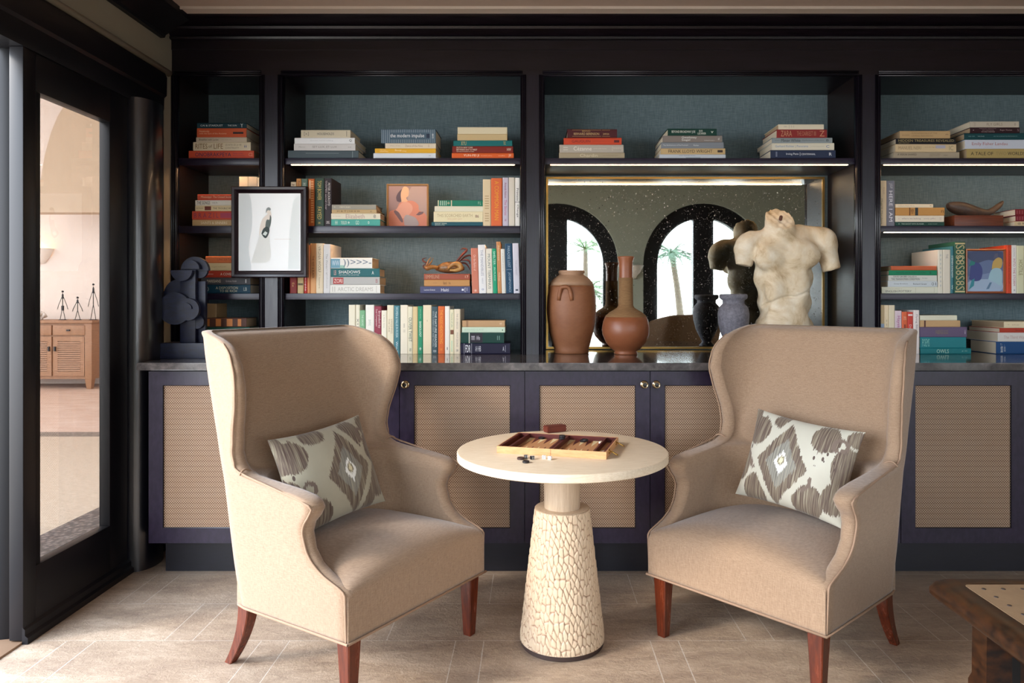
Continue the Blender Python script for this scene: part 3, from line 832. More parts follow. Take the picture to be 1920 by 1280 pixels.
# second bay, third shelf
row("the second bay's third-shelf left row", Z3, YS, [
    (542.5, 556, 470, '#7c1f1a', 'dark red', [('Ex', .75, .85, .3, '#c09050')]), (557.5, 569, 474, '#c6ad7c', 'dull tan', [('#', .75, .8, .1, .9, '#5b4a30')]),
    (570, 575.5, 458, '#b92c28', 'crimson', [('Famous people', .2, .95, .6, '#f0e4dc')]), (576, 581, 459, '#d88c5c', 'thin apricot'),
    (581.3, 592, 456, '#d9a06a', 'peach', [('THE RED & BLACK', .25, .7, .4, '#8a4a2a')]),
    (592.3, 605.7, 456, '#e2d2b4', 'cream', [('VIRGINIA WOOLF', .06, .58, .38, '#7b6a50'), ('* letters', .62, .9, .25, '#a89878')]),
    (606, 619, 457.5, '#dcdad8', 'silver white', [('The Waves', .2, .5, .3, '#9a9894'), ('Lighthouse', .52, .9, .25, '#a8a6a2')])], 0.2)
stack("the second bay's third-shelf left stack", Z3, YS, [
    (620, 697.5, 483, '#ece9e0', 'white floral', [('#', .0, .22, .05, .9, '#6fa0b4'), ('#', .22, .34, .0, .3, '#9fc4b4'), ('))>>>-', .3, .98, .8, '#6a7884'), ('WW', .03, .2, .5, '#d8e4e8')]),
    (620, 711.7, 503, '#1f6468', 'teal', [('SHADOWS', .16, .6, .36, '#eef0ea', .58), ('THE FORGOTTEN ANCESTORS', .16, .58, .12, '#d0dcd8', .22), ('A', .84, .88, .4, '#eef0ea'), ('UB', .06, .11, .6, '#cfa8a0')]),
    (619.7, 711.7, 518.8, '#b9b7b2', 'light grey', [('#', .05, .26, .1, .9, '#b03c38'), ('ZORI', .07, .24, .5, '#eedcd0'), ('B', .92, .96, .5, '#a06060')]),
    (619, 712.5, 533.8, '#ebe8df', 'thick white', [('ARCTIC DREAMS', .15, .86, .46, '#bdb8ac'), ('II', .04, .1, .6, '#c8c4b8'), ('|', .92, .93, .8, '#c8c4b8')])], 0.15, page=PAGE2)
zcrab = stack("the stack under the crab", Z3, YS, [
    (794.7, 880.5, 513, '#a0523c', 'red-brown', [('EMMELINE', .04, .34, .6, '#c89878'), ('17', .9, .97, .4, '#e0c0a0')]),
    (795, 880.5, 524.2, '#c08c54', 'tan', [('Room of', .42, .5, .5, '#6a4424'), ('One', .54, .58, .4, '#6a4424'), ('mm', .2, .28, .15, '#a87444')]),
    (787.5, 881.7, 536.4, '#4c4f70', 'slate-blue', [('Laurent Dubois', .08, .3, .2, '#e8e8ec'), ('Haiti', .42, .57, .42, '#e8e8ec'), ('#', .83, .87, .38, .64, '#e8e8ec'), ('[1', .89, .94, .6, '#c8c8d0')])], 0.17)
row("the second bay's third-shelf right row", Z3, YS, [
    (884, 897, 465, '#c97a62', 'salmon', [('On the Banks of', .15, .5, .35, '#ecc8b8'), ('m', .92, .96, .3, '#f4e0d0')]),
    (897.3, 911.3, 459, '#e6e4e2', 'white', [('THE MANDIBLES', .1, .64, .34, '#9a9ca8'), ('A NOVEL OF', .68, .8, .2, '#9a9ca8'), ('o', .9, .94, .3, '#7080a8')]),
    (911.5, 923.3, 466, '#e4ddcc', 'cream', [('MOUNT TERMINUS', .12, .9, .42, '#57706a')]),
    (923.6, 931.6, 466, '#1f9a70', 'bright green', [('SHELTER', .06, .36, .5, '#c8ecd8'), ('IN PLACE', .42, .72, .3, '#c8ecd8')]),
    (931.9, 939.6, 453, '#c28a58', 'tan orange', [('Nineteen', .08, .36, .4, '#efd8b4'), ('McEwan', .6, .76, .4, '#efd8b4')]),
    (939.9, 947.6, 466.7, '#dedbd2', 'slim off-white', [('a small place', .1, .5, .2, '#98948c')]),
    (947.9, 961.6, 456.7, '#1c4460', 'navy', [('PARADISE LOST', .05, .48, .36, '#a8bcc8'), ('JOSIPOVICI', .58, .97, .36, '#a8bcc8'), ('(', .52, .53, .8, '#dfe6ea')]),
    (962, 974, 456, '#d5d2db', 'pale lavender', [('THE LAMBERT', .34, .64, .25, '#a8a4b0'), ('1', .92, .95, .4, '#2a3a4a')])], 0.2, lean=1.6)
# second bay, on the counter
row("the second bay's counter row", ZCNT, 3.54, [
    (653.6, 666.2, 571.4, '#efe6cc', 'cream'), (666.6, 674.3, 571.4, '#ece4cc', 'slim cream', [('X I I', .28, .45, .4, '#2a2a28')]), (674.6, 684.7, 581.7, '#7fb487', 'pale green', [('THE GROVE', .1, .35, .35, '#d8ecd4')]),
    (685, 701.2, 571.4, '#f0ece0', 'white', [('2115 C', .3, .42, .25, '#7a9a8a')]), (701.5, 714.7, 574, '#93384a', 'dark rose', [('Branded by', .1, .46, .42, '#e8c8c8', .7), ('Soul Companion', .06, .42, .36, '#e8c8c8', .3)]),
    (715, 725.2, 582, '#efe7d2', 'short cream', [('a fine line', .1, .4, .2, '#b0a890')]), (726, 738.4, 571.8, '#e8ddc0', 'beige cream', [('VANISHING', .28, .58, .3, '#a89878', .7), ('THE LINE', .28, .55, .25, '#a89878', .3)]),
    (738.7, 749.8, 572.8, '#4a8088', 'blue-green', [('WOMEN & VALUE IN RUSSIA', .03, .66, .4, '#c8e0e0'), ('Wm', .74, .9, .3, '#e8f0f0'), ('K', .93, .97, .4, '#ffffff')]),
    (750.3, 764.8, 571.8, '#efe4cc', 'ivory', [('nnn', .38, .46, .2, '#a09880'), ('mmmm', .5, .56, .3, '#c0b8a0')]), (765, 773.6, 574.7, '#e4dcc0', 'pale linen', [('OLIVER TWIST', .23, .74, .7, '#2c4a34'), ('no', .88, .94, .4, '#2c4a34')]),
    (774, 783.2, 574.7, '#ddc492', 'wheat'), (783.6, 792.6, 574, '#2f8f68', 'mid green', [('BARBOLOGY', .32, .64, .45, '#e4f4e4'), ('mary cherry', .06, .26, .2, '#c8e8d0'), ('*', .86, .92, .5, '#ffffff')]),
    (793, 809, 571.8, '#ead9b8', 'broad cream', [('i', .3, .34, .1, '#c8b898')]), (809.4, 820.9, 574.7, '#3f545a', 'dark slate', [('THE NATURE READER', .1, .86, .34, '#d8dcd8', .66), ('INTO A GREEN LIGHT AND FALLING', .1, .84, .2, '#b0bab8', .26), ('BEECH', .92, .96, .5, '#e8ecec')]),
    (821.4, 833.8, 574, '#d96a34', 'orange', [('THE NUDE HEADSTRONG', .08, .78, .42, '#f2a83c'), ('23', .88, .92, .3, '#f2a83c')]),
    (834.2, 843.3, 574, '#f0e9dc', 'white', [('i', .85, .92, .15, '#38404a')]), (843.6, 851.2, 580, '#e8dfbc', 'slim straw', [('Nature of Life', .08, .4, .4, '#8a9a78'), ('#', .46, .56, .1, .9, '#7a4a30'), ('#', .7, .95, .3, .6, '#c0d4b4')]),
    (851.5, 863.2, 579.3, '#eadbc0', 'pale cream', [('THE IZU BRIDGE', .1, .44, .25, '#a09488'), ('PHILIP GEORGE', .52, .84, .25, '#a09488'), ('m', .9, .94, .3, '#38404a')])], 0.19)
stack("the second bay's counter stack", ZCNT, 3.54, [
    (866.4, 946.5, 600.5, '#c19a70', 'tan', [('#', .1, .11, 0, 1, '#6a3c28'), ('#', .125, .135, 0, 1, '#6a3c28'), ('nm', .88, .93, .3, '#e8d0b0')]),
    (866, 947, 613, '#cfe0c8', 'mint', [('BERNARD SLADE', .06, .5, .4, '#b8cdb4'), ('#', .93, .95, .3, .6, '#55775a')]),
    (864.4, 945, 623.3, '#0f3d34', 'dark green', [('#', .18, .2, 0, 1, '#d8dcc8'), ('#', .21, .5, .05, .95, '#221c28'), ('mm', .24, .32, .4, '#cfc8d0'), ('HHn', .36, .44, .4, '#cfc8d0'), ('II', .84, .9, .4, '#7aa090')]),
    (863.4, 956.4, 643.4, '#1d1a34', 'navy', [('#', .07, .075, .0, 1, '#c8c8d4'), ('FDR', .1, .2, .68, '#f0f0f4'), ('#', .22, .225, .0, 1, '#c8c8d4'), ('A H', .3, .34, .5, '#e0e0e8'), ('HB', .36, .41, .5, '#e0e0e8'), ('A', .85, .88, .4, '#e0e0e8'), ('I', .9, .91, .6, '#a0a0b0')])], 0.18)
# mirror bay, top shelf
ZM = 1.873
stack("the mirror bay's left stack", Z1, YS, [
    (1063.7, 1157, 241.7, '#4a1a20', 'maroon', [('BEING', .3, .46, .2, '#b08a58', .76), ('BERNARD BERENSON', .13, .64, .26, '#cfae7c', .44), ('#', .1, .68, .14, .18, '#a07c50'), ('#', .1, .68, .86, .9, '#a07c50'), ('SIMPSON', .72, .84, .2, '#cfae7c', .42), ('#', .7, .86, .14, .18, '#a07c50'), ('#', .7, .86, .86, .9, '#a07c50')]),
    (1057, 1165.5, 258, '#c9482a', 'red-orange', [('GAUGUIN', .14, .46, .38, '#6c1c1c'), ('metamorphoses', .5, .8, .12, '#8c3424'), ('#', .87, .96, .3, .66, '#5c1a1c')]),
    (1049, 1169.5, 270.8, '#b5ada0', 'warm grey', [('Cézanne', .22, .5, .5, '#f1ece2'), ('and the modern drawing', .53, .73, .14, '#e4ded2'), ('=', .06, .13, .4, '#d4cec2'), ('[====]', .82, .98, .5, '#d4cec2')]),
    (1048, 1171, 285.8, '#a89a80', 'khaki', [('Chardin', .32, .59, .55, '#d4c8a8'), ('an intimate art', .67, .9, .14, '#8a7a60')])], 0.2)
stack("the mirror bay's middle stack", Z1, YS, [
    (1252, 1344, 241, '#0d3a30', 'dark green', [('BEYOND BROADWAY JOE', .08, .56, .44, '#e4e8dc'), ('BOB', .64, .71, .26, '#e4e8dc', .68), ('LEDERER', .61, .78, .28, '#e4e8dc', .3), ('v', .88, .93, .3, '#e4e8dc')]),
    (1242.5, 1354, 254, '#857c76', 'taupe', [('Gwathmey', .32, .57, .42, '#ecebe6', .68), ('Siegel', .32, .46, .38, '#ecebe6', .3), ('buildings & projects', .7, .87, .14, '#e0ded8', .25), ('d', .93, .95, .35, '#ecebe6')]),
    (1240, 1357, 266.3, '#80868e', 'blue-grey', [('The Architecture of Paul Rudolph', .03, .43, .26, '#d8dce0'), ('Rohan', .52, .6, .22, '#d8dce0')]),
    (1239, 1360, 277.8, '#c7ab7c', 'sand', [('FRANK LLOYD WRIGHT', .12, .8, .54, '#2a2320'), ('#', .88, .96, .3, .7, '#3a2c24')]),
    (1236.7, 1361, 288.8, '#c2c9d2', 'pale blue-grey', [('Iconic Australian Houses', .3, .54, .2, '#4a525c', .72), ('#', .4, .62, .05, .3, '#98a2ac')])], 0.24)
stack("the mirror bay's right stack", Z1, YS, [
    (1460, 1545, 232.5, '#e2d8c0', 'cream', [('m | i i', .12, .34, .6, '#b0a898')]),
    (1456.7, 1551, 242.3, '#8c2c2c', 'crimson', [('ZARA', .08, .3, .7, '#c89070'), ('THE DARKEST IIII', .4, .78, .55, '#b87860'), ('Z', .85, .95, .7, '#c89070')]),
    (1448, 1561, 257.8, '#8d989c', 'steel grey', [('m', .05, .12, .1, '#4a5458'), ('Minor White', .15, .47, .56, '#3a4448'), ('Manifestations of the Spirit', .5, .86, .3, '#5a6468'), ('B', .9, .94, .4, '#3a4448')]),
    (1448, 1564, 267.8, '#dcd6c2', 'cream', [('Gerhard Richter | Panorama', .05, .58, .4, '#7c93b8'), ('a retrospective', .62, .84, .14, '#a8a498'), ('C', .87, .92, .36, '#2c5a9c')]),
    (1445, 1566.7, 281, '#25304a', 'navy', [('Irving Penn', .24, .43, .3, '#e8eaf0'), ('|', .45, .455, .4, '#e8eaf0'), ('CENTENNIAL', .47, .69, .2, '#e8eaf0'), ('R', .9, .94, .36, '#e8eaf0'), ('ll', .08, .1, .6, '#98a0b4')])], 0.26)
# far right bay
stack("the right bay's top-shelf left stack", Z1, YS, [
    (1688, 1781.7, 245, '#c7a77a', 'tan', [('SINGERS', .04, .19, .2, '#a08458', .42), ('FUNDAMENTALS OF THE', .23, .74, .22, '#a08458', .68), ('CRIMINAL MAN MAKING', .23, .66, .22, '#a08458', .32), ('m', .91, .96, .14, '#6a5434')]),
    (1680, 1793, 259, '#15151c', 'black', [('HIDDEN TREASURES REVEALED', .04, .97, .42, '#a89868', .6), ('GREAT PAINTINGS', .04, .22, .15, '#a89868', .2)]),
    (1678.6, 1793.4, 270, '#d9c29a', 'buff', [('MANUEL NERI', .05, .42, .42, '#a89070'), ('and the figure', .48, .68, .16, '#b08c68', .6), ('#', .66, .82, .45, .85, '#b7b4c4'), ('IC', .88, .95, .6, '#98906c')]),
    (1675.5, 1799.7, 284.5, '#aea08a', 'stone-beige', [('A VISION SHARED', .06, .35, .3, '#4a443c', .6), ('A PORTRAIT OF AMERICA', .55, .71, .12, '#6a6256', .66), ('AND ITS PEOPLE', .55, .7, .12, '#6a6256', .4), ('text', .76, .82, .12, '#6a6256')])], 0.27)
stack("the right bay's top-shelf right stack", Z1, YS, [
    (1820, 1911.4, 227, '#c9bfae', 'cream', [('FLY GIRLS', .34, .66, .44, '#8c7c68'), (']|', .07, .11, .7, '#a89c8c'), ('o', .9, .93, .4, '#7a6a60')]),
    (1820, 1913, 238.3, '#30141c', 'dark maroon', [('.', .05, .07, .1, '#e0d0d0'), ('MISSING PERSONS', .18, .52, .16, '#9a8088', .8), ('OF CRITICAL', .24, .48, .14, '#b8a0a4', .5), ('WOMEN WRITERS', .22, .49, .12, '#e0d0d0', .22), ('Roger Thomas', .6, .84, .3, '#b8a0a4'), ('N', .95, .98, .5, '#9a8088')]),
    (1809, 1932, 249.2, '#0e4248', 'dark teal', [('NEW YORK', .06, .16, .14, '#88b0b0'), ('THE STAGE', .2, .3, .14, '#b8d0d0'), ('ON THE ALTERNATIVE PERFORMANCES', .44, .8, .12, '#88b0b0')]),
    (1810.6, 1936, 261.4, '#cdd4e2', 'pale blue-white', [('Emily Fisher Landau', .1, .63, .44, '#b06a70'), ('COLLECTION', .27, .41, .12, '#b8bccc', .14)]),
    (1813, 1936, 278.6, '#b29c64', 'mustard tan', [('A TALE OF', .06, .4, .34, '#1f1c18'), ('TWO', .44, .6, .34, '#9c8858'), ('WORLDS', .62, .88, .34, '#1f1c18')])], 0.27)
row("the right bay's second-shelf row", Z2, YS, [(1652, 1663, 338.6, '#efd8b4', 'cream', [('Magpie Murders', .4, .95, .3, '#8a7a60', .15), ('FOLIO', .15, .3, .3, '#c8a884')]),
    (1663.3, 1679, 339, '#7d7d88', 'grey', [('HERE I AM', .22, .9, .42, '#eeeaf0'), ('JSF', .05, .17, .4, '#c8c4cc')])], 0.2)
stack("the right bay's second-shelf left stack", Z2, YS, [
    (1679.3, 1749.7, 382.3, '#f0dfc0', 'thin cream', [('Letters from Paris', .08, .5, .3, '#b09c7c'), ('i', .9, .96, .2, '#b09c7c')]),
    (1679.3, 1770.8, 389, '#cb9452', 'caramel', [('#', .28, .3, 0, 1, '#7a4a24'), ('MISM', .31, .37, .6, '#7a4a24'), ('#', .4, .46, 0, 1, '#2c3438'), ('n', .93, .98, .3, '#7a4a24')]),
    (1679.3, 1770.8, 403.8, '#eee2cc', 'off-white', [('where we belong', .13, .52, .32, '#a88c88'), ('emily giffin', .58, .82, .28, '#b8a49c'), ('II', .91, .94, .5, '#d8c8b4'), ('*', .06, .08, .2, '#d08080')]),
    (1679.3, 1771.5, 415.6, '#20463c', 'dark green', [('THE GHOST WITH RUNNER', .12, .58, .3, '#c8d8c8'), ('o', .06, .08, .25, '#c8d8c8'), ('DARK MONEY', .67, .86, .22, '#98b0a0')])], 0.18)
stack("the right bay's second-shelf right stack", Z2, YS, [
    (1904, 1990, 391.7, '#7a1f26', 'burgundy', [('IIIIIIIIIIIIIIII', .02, .9, .6, '#a04c50')]), (1905, 1990, 403.6, '#7f2430', 'wine-red', [('IIIIIIIIIIIIIIII', .02, .9, .6, '#a04c50')]),
    (1903.6, 1990, 414.6, '#dcc39a', 'buff', [('@ B', .06, .2, .5, '#4a3c2c')])], 0.2)
stack("the right bay's third-shelf stack", Z3, YS, [
    (1671, 1756, 498.4, '#c0603c', 'terracotta'),
    (1667, 1756.7, 506.4, '#148058', 'green', [('Fascination and the Origins of Cinema', .15, .76, .28, '#0c3c2c'), ('B', .85, .88, .4, '#0c3c2c')]),
    (1666, 1757, 515.8, '#d4d6ce', 'off-white', [('DAVID GRUBBS CALLED A', .1, .58, .28, '#4a4a4a', .78), ('THE TRANSHUMAN CONDITION', .06, .64, .36, '#2c3034', .34), ('hi rent', .7, .8, .15, '#4a4a4a')]),
    (1665, 1757.5, 526.6, '#ccd4d8', 'pale blue', [('Crazy Brothers', .12, .4, .24, '#2c3034'), ('Richard Grant', .51, .78, .3, '#2c3034'), ('O', .88, .93, .5, '#18202c'), ('I', .96, .97, .5, '#2c3034')]),
    (1653, 1759, 537.5, '#d9d9c6', 'large cream', [("A Collector's History of", .07, .36, .14, '#8a8a78', .7), ('ENGLISH POTTERY', .07, .53, .3, '#4c5048', .34), ('|', .6, .605, .8, '#b0b09c'), ('|', .93, .935, .8, '#b0b09c')])], 0.16)
row("the row left of the blue painting", Z3, YS, [
    (1759.5, 1769, 468, '#e2dccb', 'broad white', [('* * * * * * * *', .1, .85, .3, '#98a0a8')]), (1769.3, 1783.3, 468, '#ddd5c4', 'ivory', [('THE', .1, .2, .3, '#98908c')]),
    (1783.7, 1790, 461.5, '#3f7880', 'slim blue-teal', [('STEPHEN SONDHEIM', .2, .66, .6, '#d8e4dc'), ('W', .82, .92, .5, '#d8e4dc')]),
    (1790.4, 1811, 453, '#2f5a48', 'ornate green and gold', [('#', .02, .05, .05, .95, '#c9b888'), ('#', .95, .98, .05, .95, '#c9b888'), ('S8S8S8S8S', .06, .94, .8, '#b9ad80'), ('O', .26, .38, .55, '#d8c89c')])], 0.25)
row("the row right of the blue painting", Z3, YS, [
    (1888, 1897.3, 459.4, '#cf4a2c', 'red-orange', [('HAYWIRE the best of', .12, .8, .25, '#8c2c1c')]), (1897.6, 1907.6, 459.4, '#e9e6e2', 'white', [('INTO THE STORM', .28, .84, .4, '#b06468'), ('Dennis Perkins', .06, .24, .22, '#98949c'), ('m', .92, .95, .3, '#26262a')]),
    (1908, 1922, 460.3, '#d6d6b4', 'pale green-cream', [('HOSTILE', .3, .62, .5, '#8a8450')])], 0.2)
row("the right bay's counter row", ZCNT, 3.54, [
    (1652, 1659, 572, '#d0b890', 'tan', [('#', .38, .98, .05, .95, '#9fb4d0')]), (1659.3, 1667.4, 572, '#efdcb8', 'cream', [('o o o', .3, .5, .2, '#8a7a60')]), (1667.7, 1678.7, 572, '#e2d6b8', 'linen', [('III', .5, .8, .3, '#b8ac90')]),
    (1679, 1692, 582.5, '#dcc8d0', 'pink-white', [('Hayek', .12, .4, .6, '#b0508c')]), (1692.5, 1702.7, 584.5, '#df6c44', 'orange', [('g', .1, .2, .5, '#f0b090'), ('I', .3, .4, .3, '#8c3420')]),
    (1703, 1713.2, 585, '#cf4438', 'red', [('#', .05, .09, .1, .9, '#f0d8d0'), ('Diamond', .3, .6, .4, '#f0d8d0')]), (1713.7, 1725, 581.4, '#efe6e0', 'white', [('Flying Blind', .1, .5, .35, '#8a7a80')])], 0.17)
stack("the right bay's counter left stack", ZCNT, 3.54, [
    (1726, 1795, 590.8, '#e2e0c8', 'cream'), (1725.5, 1801, 600.5, '#cba678', 'tan', [('#', .1, .14, 0, 1, '#5a3428')]),
    (1725.5, 1813, 612.8, '#6a5a78', 'purple', [('FABERGE EGGS', .33, .6, .4, '#8a7c60'), ('i', .95, .97, .4, '#c0b8c8')]),
    (1726, 1812, 631.9, '#1f8088', 'turquoise', [('POEMS', .04, .2, .7, '#8ad0c8')]),
    (1726, 1820.8, 652.6, '#1a7a80', 'sea green', [('OWLS', .32, .56, .66, '#b8dcc8'), ('p m', .82, .92, .2, '#b8dcc8')])], 0.18)
stack("the right bay's counter right stack", ZCNT, 3.54, [
    (1883, 1975, 602.5, '#e8d8b4', 'cream', [('+ the', .06, .3, .2, '#c0a880')]), (1875.5, 1972, 614.8, '#b8402c', 'red', [('Genome', .3, .45, .3, '#5a1c18')]),
    (1871.5, 1970, 623.3, '#dedad4', 'white', [('The Third Wave', .11, .55, .34, '#c4a8a0')]), (1869, 1970, 640.4, '#17497c', 'royal blue', [('Evolution', .08, .12, .75, '#e0e4e4'), ('eltea', .14, .17, .6, '#b8c4d0')])], 0.26)

# ------------------------------------------------------------ wing armchairs
YFRONT = [(0.215, .300), (0.350, .300), (.362, .292), (.372, .262), (.385, .225), (.410, .178), (.450, .145), (.500, .130), (.530, .140), (.552, .160),
          (.575, .172), (.592, .165), (.604, .140), (.613, .080), (.619, .0), (.625, -.07), (.632, -.12), (.645, -.155), (.665, -.175), (.70, -.186),
          (.77, -.176), (.85, -.150), (.92, -.136), (.98, -.152), (1.02, -.185), (1.045, -.222), (1.062, -.270), (1.072, -.310), (1.078, -.335), (1.082, -.352), (1.085, -.372)]
HALFW = [(.215, .326), (.36, .332), (.50, .338), (.59, .346), (.64, .345), (.75, .350), (.92, .374), (1.0, .368), (1.06, .346), (1.075, .338), (1.082, .326), (1.085, .308)]
def chair_shell():
    zs = []
    for (a, _), (b, _) in zip(YFRONT, YFRONT[1:]):
        n = max(1, int(round((b-a)/0.012)))
        zs += [a+(b-a)*k/n for k in range(n)]
    zs.append(YFRONT[-1][0])
    # smooth front profile
    rings = []
    for z in zs:
        yf = interp(YFRONT, z); W = interp(HALFW, z)
        yb = interp([(.215, -.245), (.60, -.315), (1.074, -.424), (1.081, -.416), (1.085, -.400)], z)
        tb = interp([(.215, .10), (.45, .12), (.7, .105), (1.0, .085), (1.07, .075), (1.085, .012)], z)
        ts = interp([(.215, .045), (.36, .048), (.45, .05), (.53, .058), (.58, .070), (.61, .062), (.645, .055), (.9, .048), (1.03, .038), (1.085, .02)], z)
        r = min(.095, (yf-yb)*0.75); ri = min(.15, max(.004, (yf-(yb+tb))*0.9))
        ybi = min(yb+tb, yf-0.004)
        def U(W, yb, r, yf, n1=18, n2=14, n3=18):
            p = []
            for k in range(n1): p.append((W, yf+(yb+r-yf)*k/n1))
            for k in range(n2): a = PI/2*k/n2; p.append((W-r+r*math.cos(a), yb+r-r*math.sin(a)))
            for k in range(n3+1): p.append((W-r-(2*(W-r))*k/n3, yb))
            for k in range(1, n2+1): a = PI/2*k/n2; p.append((-W+r-r*math.sin(a), yb+r-r*math.cos(a)))
            for k in range(1, n1+1): p.append((-W, yb+r+(yf-yb-r)*k/n1))
            return p
        nose = min(ts*0.45, 0.02, max(0.001, (yf-ybi)*0.5))
        out = U(W, yb, r, yf-nose)
        inn = U(W-ts, ybi, min(ri, max(.003, (yf-nose-ybi)*0.9)), yf-nose)
        # slight concave crown across the inner back
        def flare(p):
            x, y = p; q = max(0, min(1, (y-yb)/max(yf-yb, .05))); wr = min(interp([(.215, .326), (.36, .332), (1.085, .338)], z), W)
            return (x*(wr/W+(1-wr/W)*q**1.3), y, z)
        ring = [flare(p) for p in out]
        def nosept(xa, xb, rev):
            c = []
            for k in range(1, 6):
                t = k/6; c.append((xa+(xb-xa)*t, yf-nose+nose*math.sin(PI*t)**0.6, z))
            return c
        ring += nosept(-W, -W+ts, 0)
        ring += [flare(p) for p in inn[::-1]]
        ring += nosept(W-ts, W, 0)
        rings.append(ring)
    bm = bmesh.new(); loft(bm, rings)
    return bm
def chair_seat():
    bm = bmesh.new()
    NX, NY = 44, 40
    x0, y0, y1 = .3235, -.20, .2995
    R = []
    for j in range(NY+1):
        v = -1+2*j/NY; v = math.copysign(1-(1-abs(v))**1.6, v)
        row_ = []
        for i in range(NX+1):
            u = -1+2*i/NX; u = math.copysign(1-(1-abs(u))**1.6, u)
            x = x0*u; y = (y0+y1)/2+(y1-y0)/2*v
            crown = .062*(1-abs(u)**2.6)*(1-max(0, v)**5*0.85)*(1-0.25*max(0, -v))
            edge = 0.0
            if v > 0: edge = .022*(1-(1-max(0, (v-0.86)/0.14)**2.2)**0.5 if v > 0.86 else 0)
            ex = .010*(max(0, (abs(u)-0.93)/0.07)**2)
            row_.append(bm.verts.new((x, y, .368+crown-edge-ex)))
        R.append(row_)
    for a, b in zip(R, R[1:]):
        for i in range(NX): bm.faces.new((a[i], a[i+1], b[i+1], b[i]))
    per = R[0][:]+[r[-1] for r in R[1:]]+R[-1][-2::-1]+[r[0] for r in R[-2:0:-1]]
    low = []
    for k in range(1, 9):
        z = .215+(1-k/8)*(.368-.215-.022)
        nxt = []
        for v in per:
            nxt.append(bm.verts.new((v.co.x, v.co.y, min(v.co.z, 9)*0+z if k else 0)))
        low.append(nxt)
    prev = per
    for nx_ in low:
        for i in range(len(per)):
            j = (i+1) % len(per); bm.faces.new((prev[i], prev[j], nx_[j], nx_[i]))
        prev = nx_
    bm.faces.new(prev)
    return bm
def make_chair(label, loc, rz):
    c = empty('wing_armchair', (loc[0], loc[1], 0), rz, label, 'armchair', 'pair of beige wing armchairs')
    sh = obj('wing_back', chair_shell(), M_LINEN, c, smooth=True)
    obj('seat', chair_seat(), M_LINEN, c, smooth=True)
    # piping: one run up each side of the front edge, one around the foot
    for s in (-1, 1):
        P = []
        for z in np.linspace(.218, 1.066, 90):
            P.append((s*(interp(HALFW, z)-0.002), interp(YFRONT, z)-0.008, z))
        Q = spline([P[i] for i in range(0, 90, 3)], 3)
        bm = bmesh.new(); tube(bm, Q, .0034, 7); obj('piping', bm, M_PIPE, sh, smooth=True)
        # seam where the wing meets the arm
        bm = bmesh.new()
        A = [(s*.350, -.150, .640), (s*.335, -.154, .652), (s*.315, -.158, .650), (s*.298, -.160, .630), (s*.288, -.158, .56), (s*.284, -.156, .44)]
        tube(bm, spline(A, 5), .0032, 7); obj('piping', bm, M_PIPE, sh, smooth=True)
    bm = bmesh.new()
    W, r = .329, .09
    loop = [(W, .303), (W, .0), (W, -.245+r)]+[(W-r+r*math.cos(a), -.247+r-r*math.sin(a)) for a in (0.4, 0.8, 1.2)]+[(W-r, -.248), (-W+r, -.248)]
    loop += [(-W+r-r*math.sin(a), -.247+r-r*math.cos(a)) for a in (0.4, 0.8, 1.2)]+[(-W, -.245+r), (-W, 0), (-W, .303), (W, .303)]
    tube(bm, [(x, y, .2165) for x, y in loop], .004, 7, caps=False); obj('piping', bm, M_PIPE, sh, smooth=True)
    # legs
    for s in (-1, 1):
        bm = bmesh.new(); rings = []
        for z, h in ((.2155, .026), (.12, .0215), (.01, .0165), (0.0, .0155)):
            b_ = .003
            cx, cy = s*.285, .262
            rings.append([(cx+dx*h, cy+dy*h, z) for dx, dy in ((-1, -.85), (-.85, -1), (.85, -1), (1, -.85), (1, .85), (.85, 1), (-.85, 1), (-1, .85))])
        loft(bm, rings); obj('leg', bm, M_MAHOG, c, autos=30)
        bm = bmesh.new(); rings = []
        for k in range(13):
            t = k/12; z = .2155*(1-t); h = .027-.012*t
            cy = -.195-.085*t**1.9; cx = s*(.285+.006*t)
            rings.append([(cx+dx*h*.85, cy+dy*h, z) for dx, dy in ((-1, -.85), (-.85, -1), (.85, -1), (1, -.85), (1, .85), (.85, 1), (-.85, 1), (-1, .85))])
        loft(bm, rings); obj('leg', bm, M_MAHOG, c, autos=40)
        bm = bmesh.new(); lathe(bm, [(.006, 0), (.007, .002), (.006, .0035)], 12, (s*.285, .262, -.001+.001))
        obj('glide', bm, mat('steel_glide', '#9a9a9e', .3, 1.0), c)
    return c
LC = (-.6015, 2.48, math.atan2(-.845, -.535)); RC = (.846, 2.536, math.atan2(.739, -.674))
chL = make_chair('beige linen wing armchair left of the round table, facing right', LC[:2], LC[2])
chR = make_chair('beige linen wing armchair right of the round table, facing left', RC[:2], RC[2])

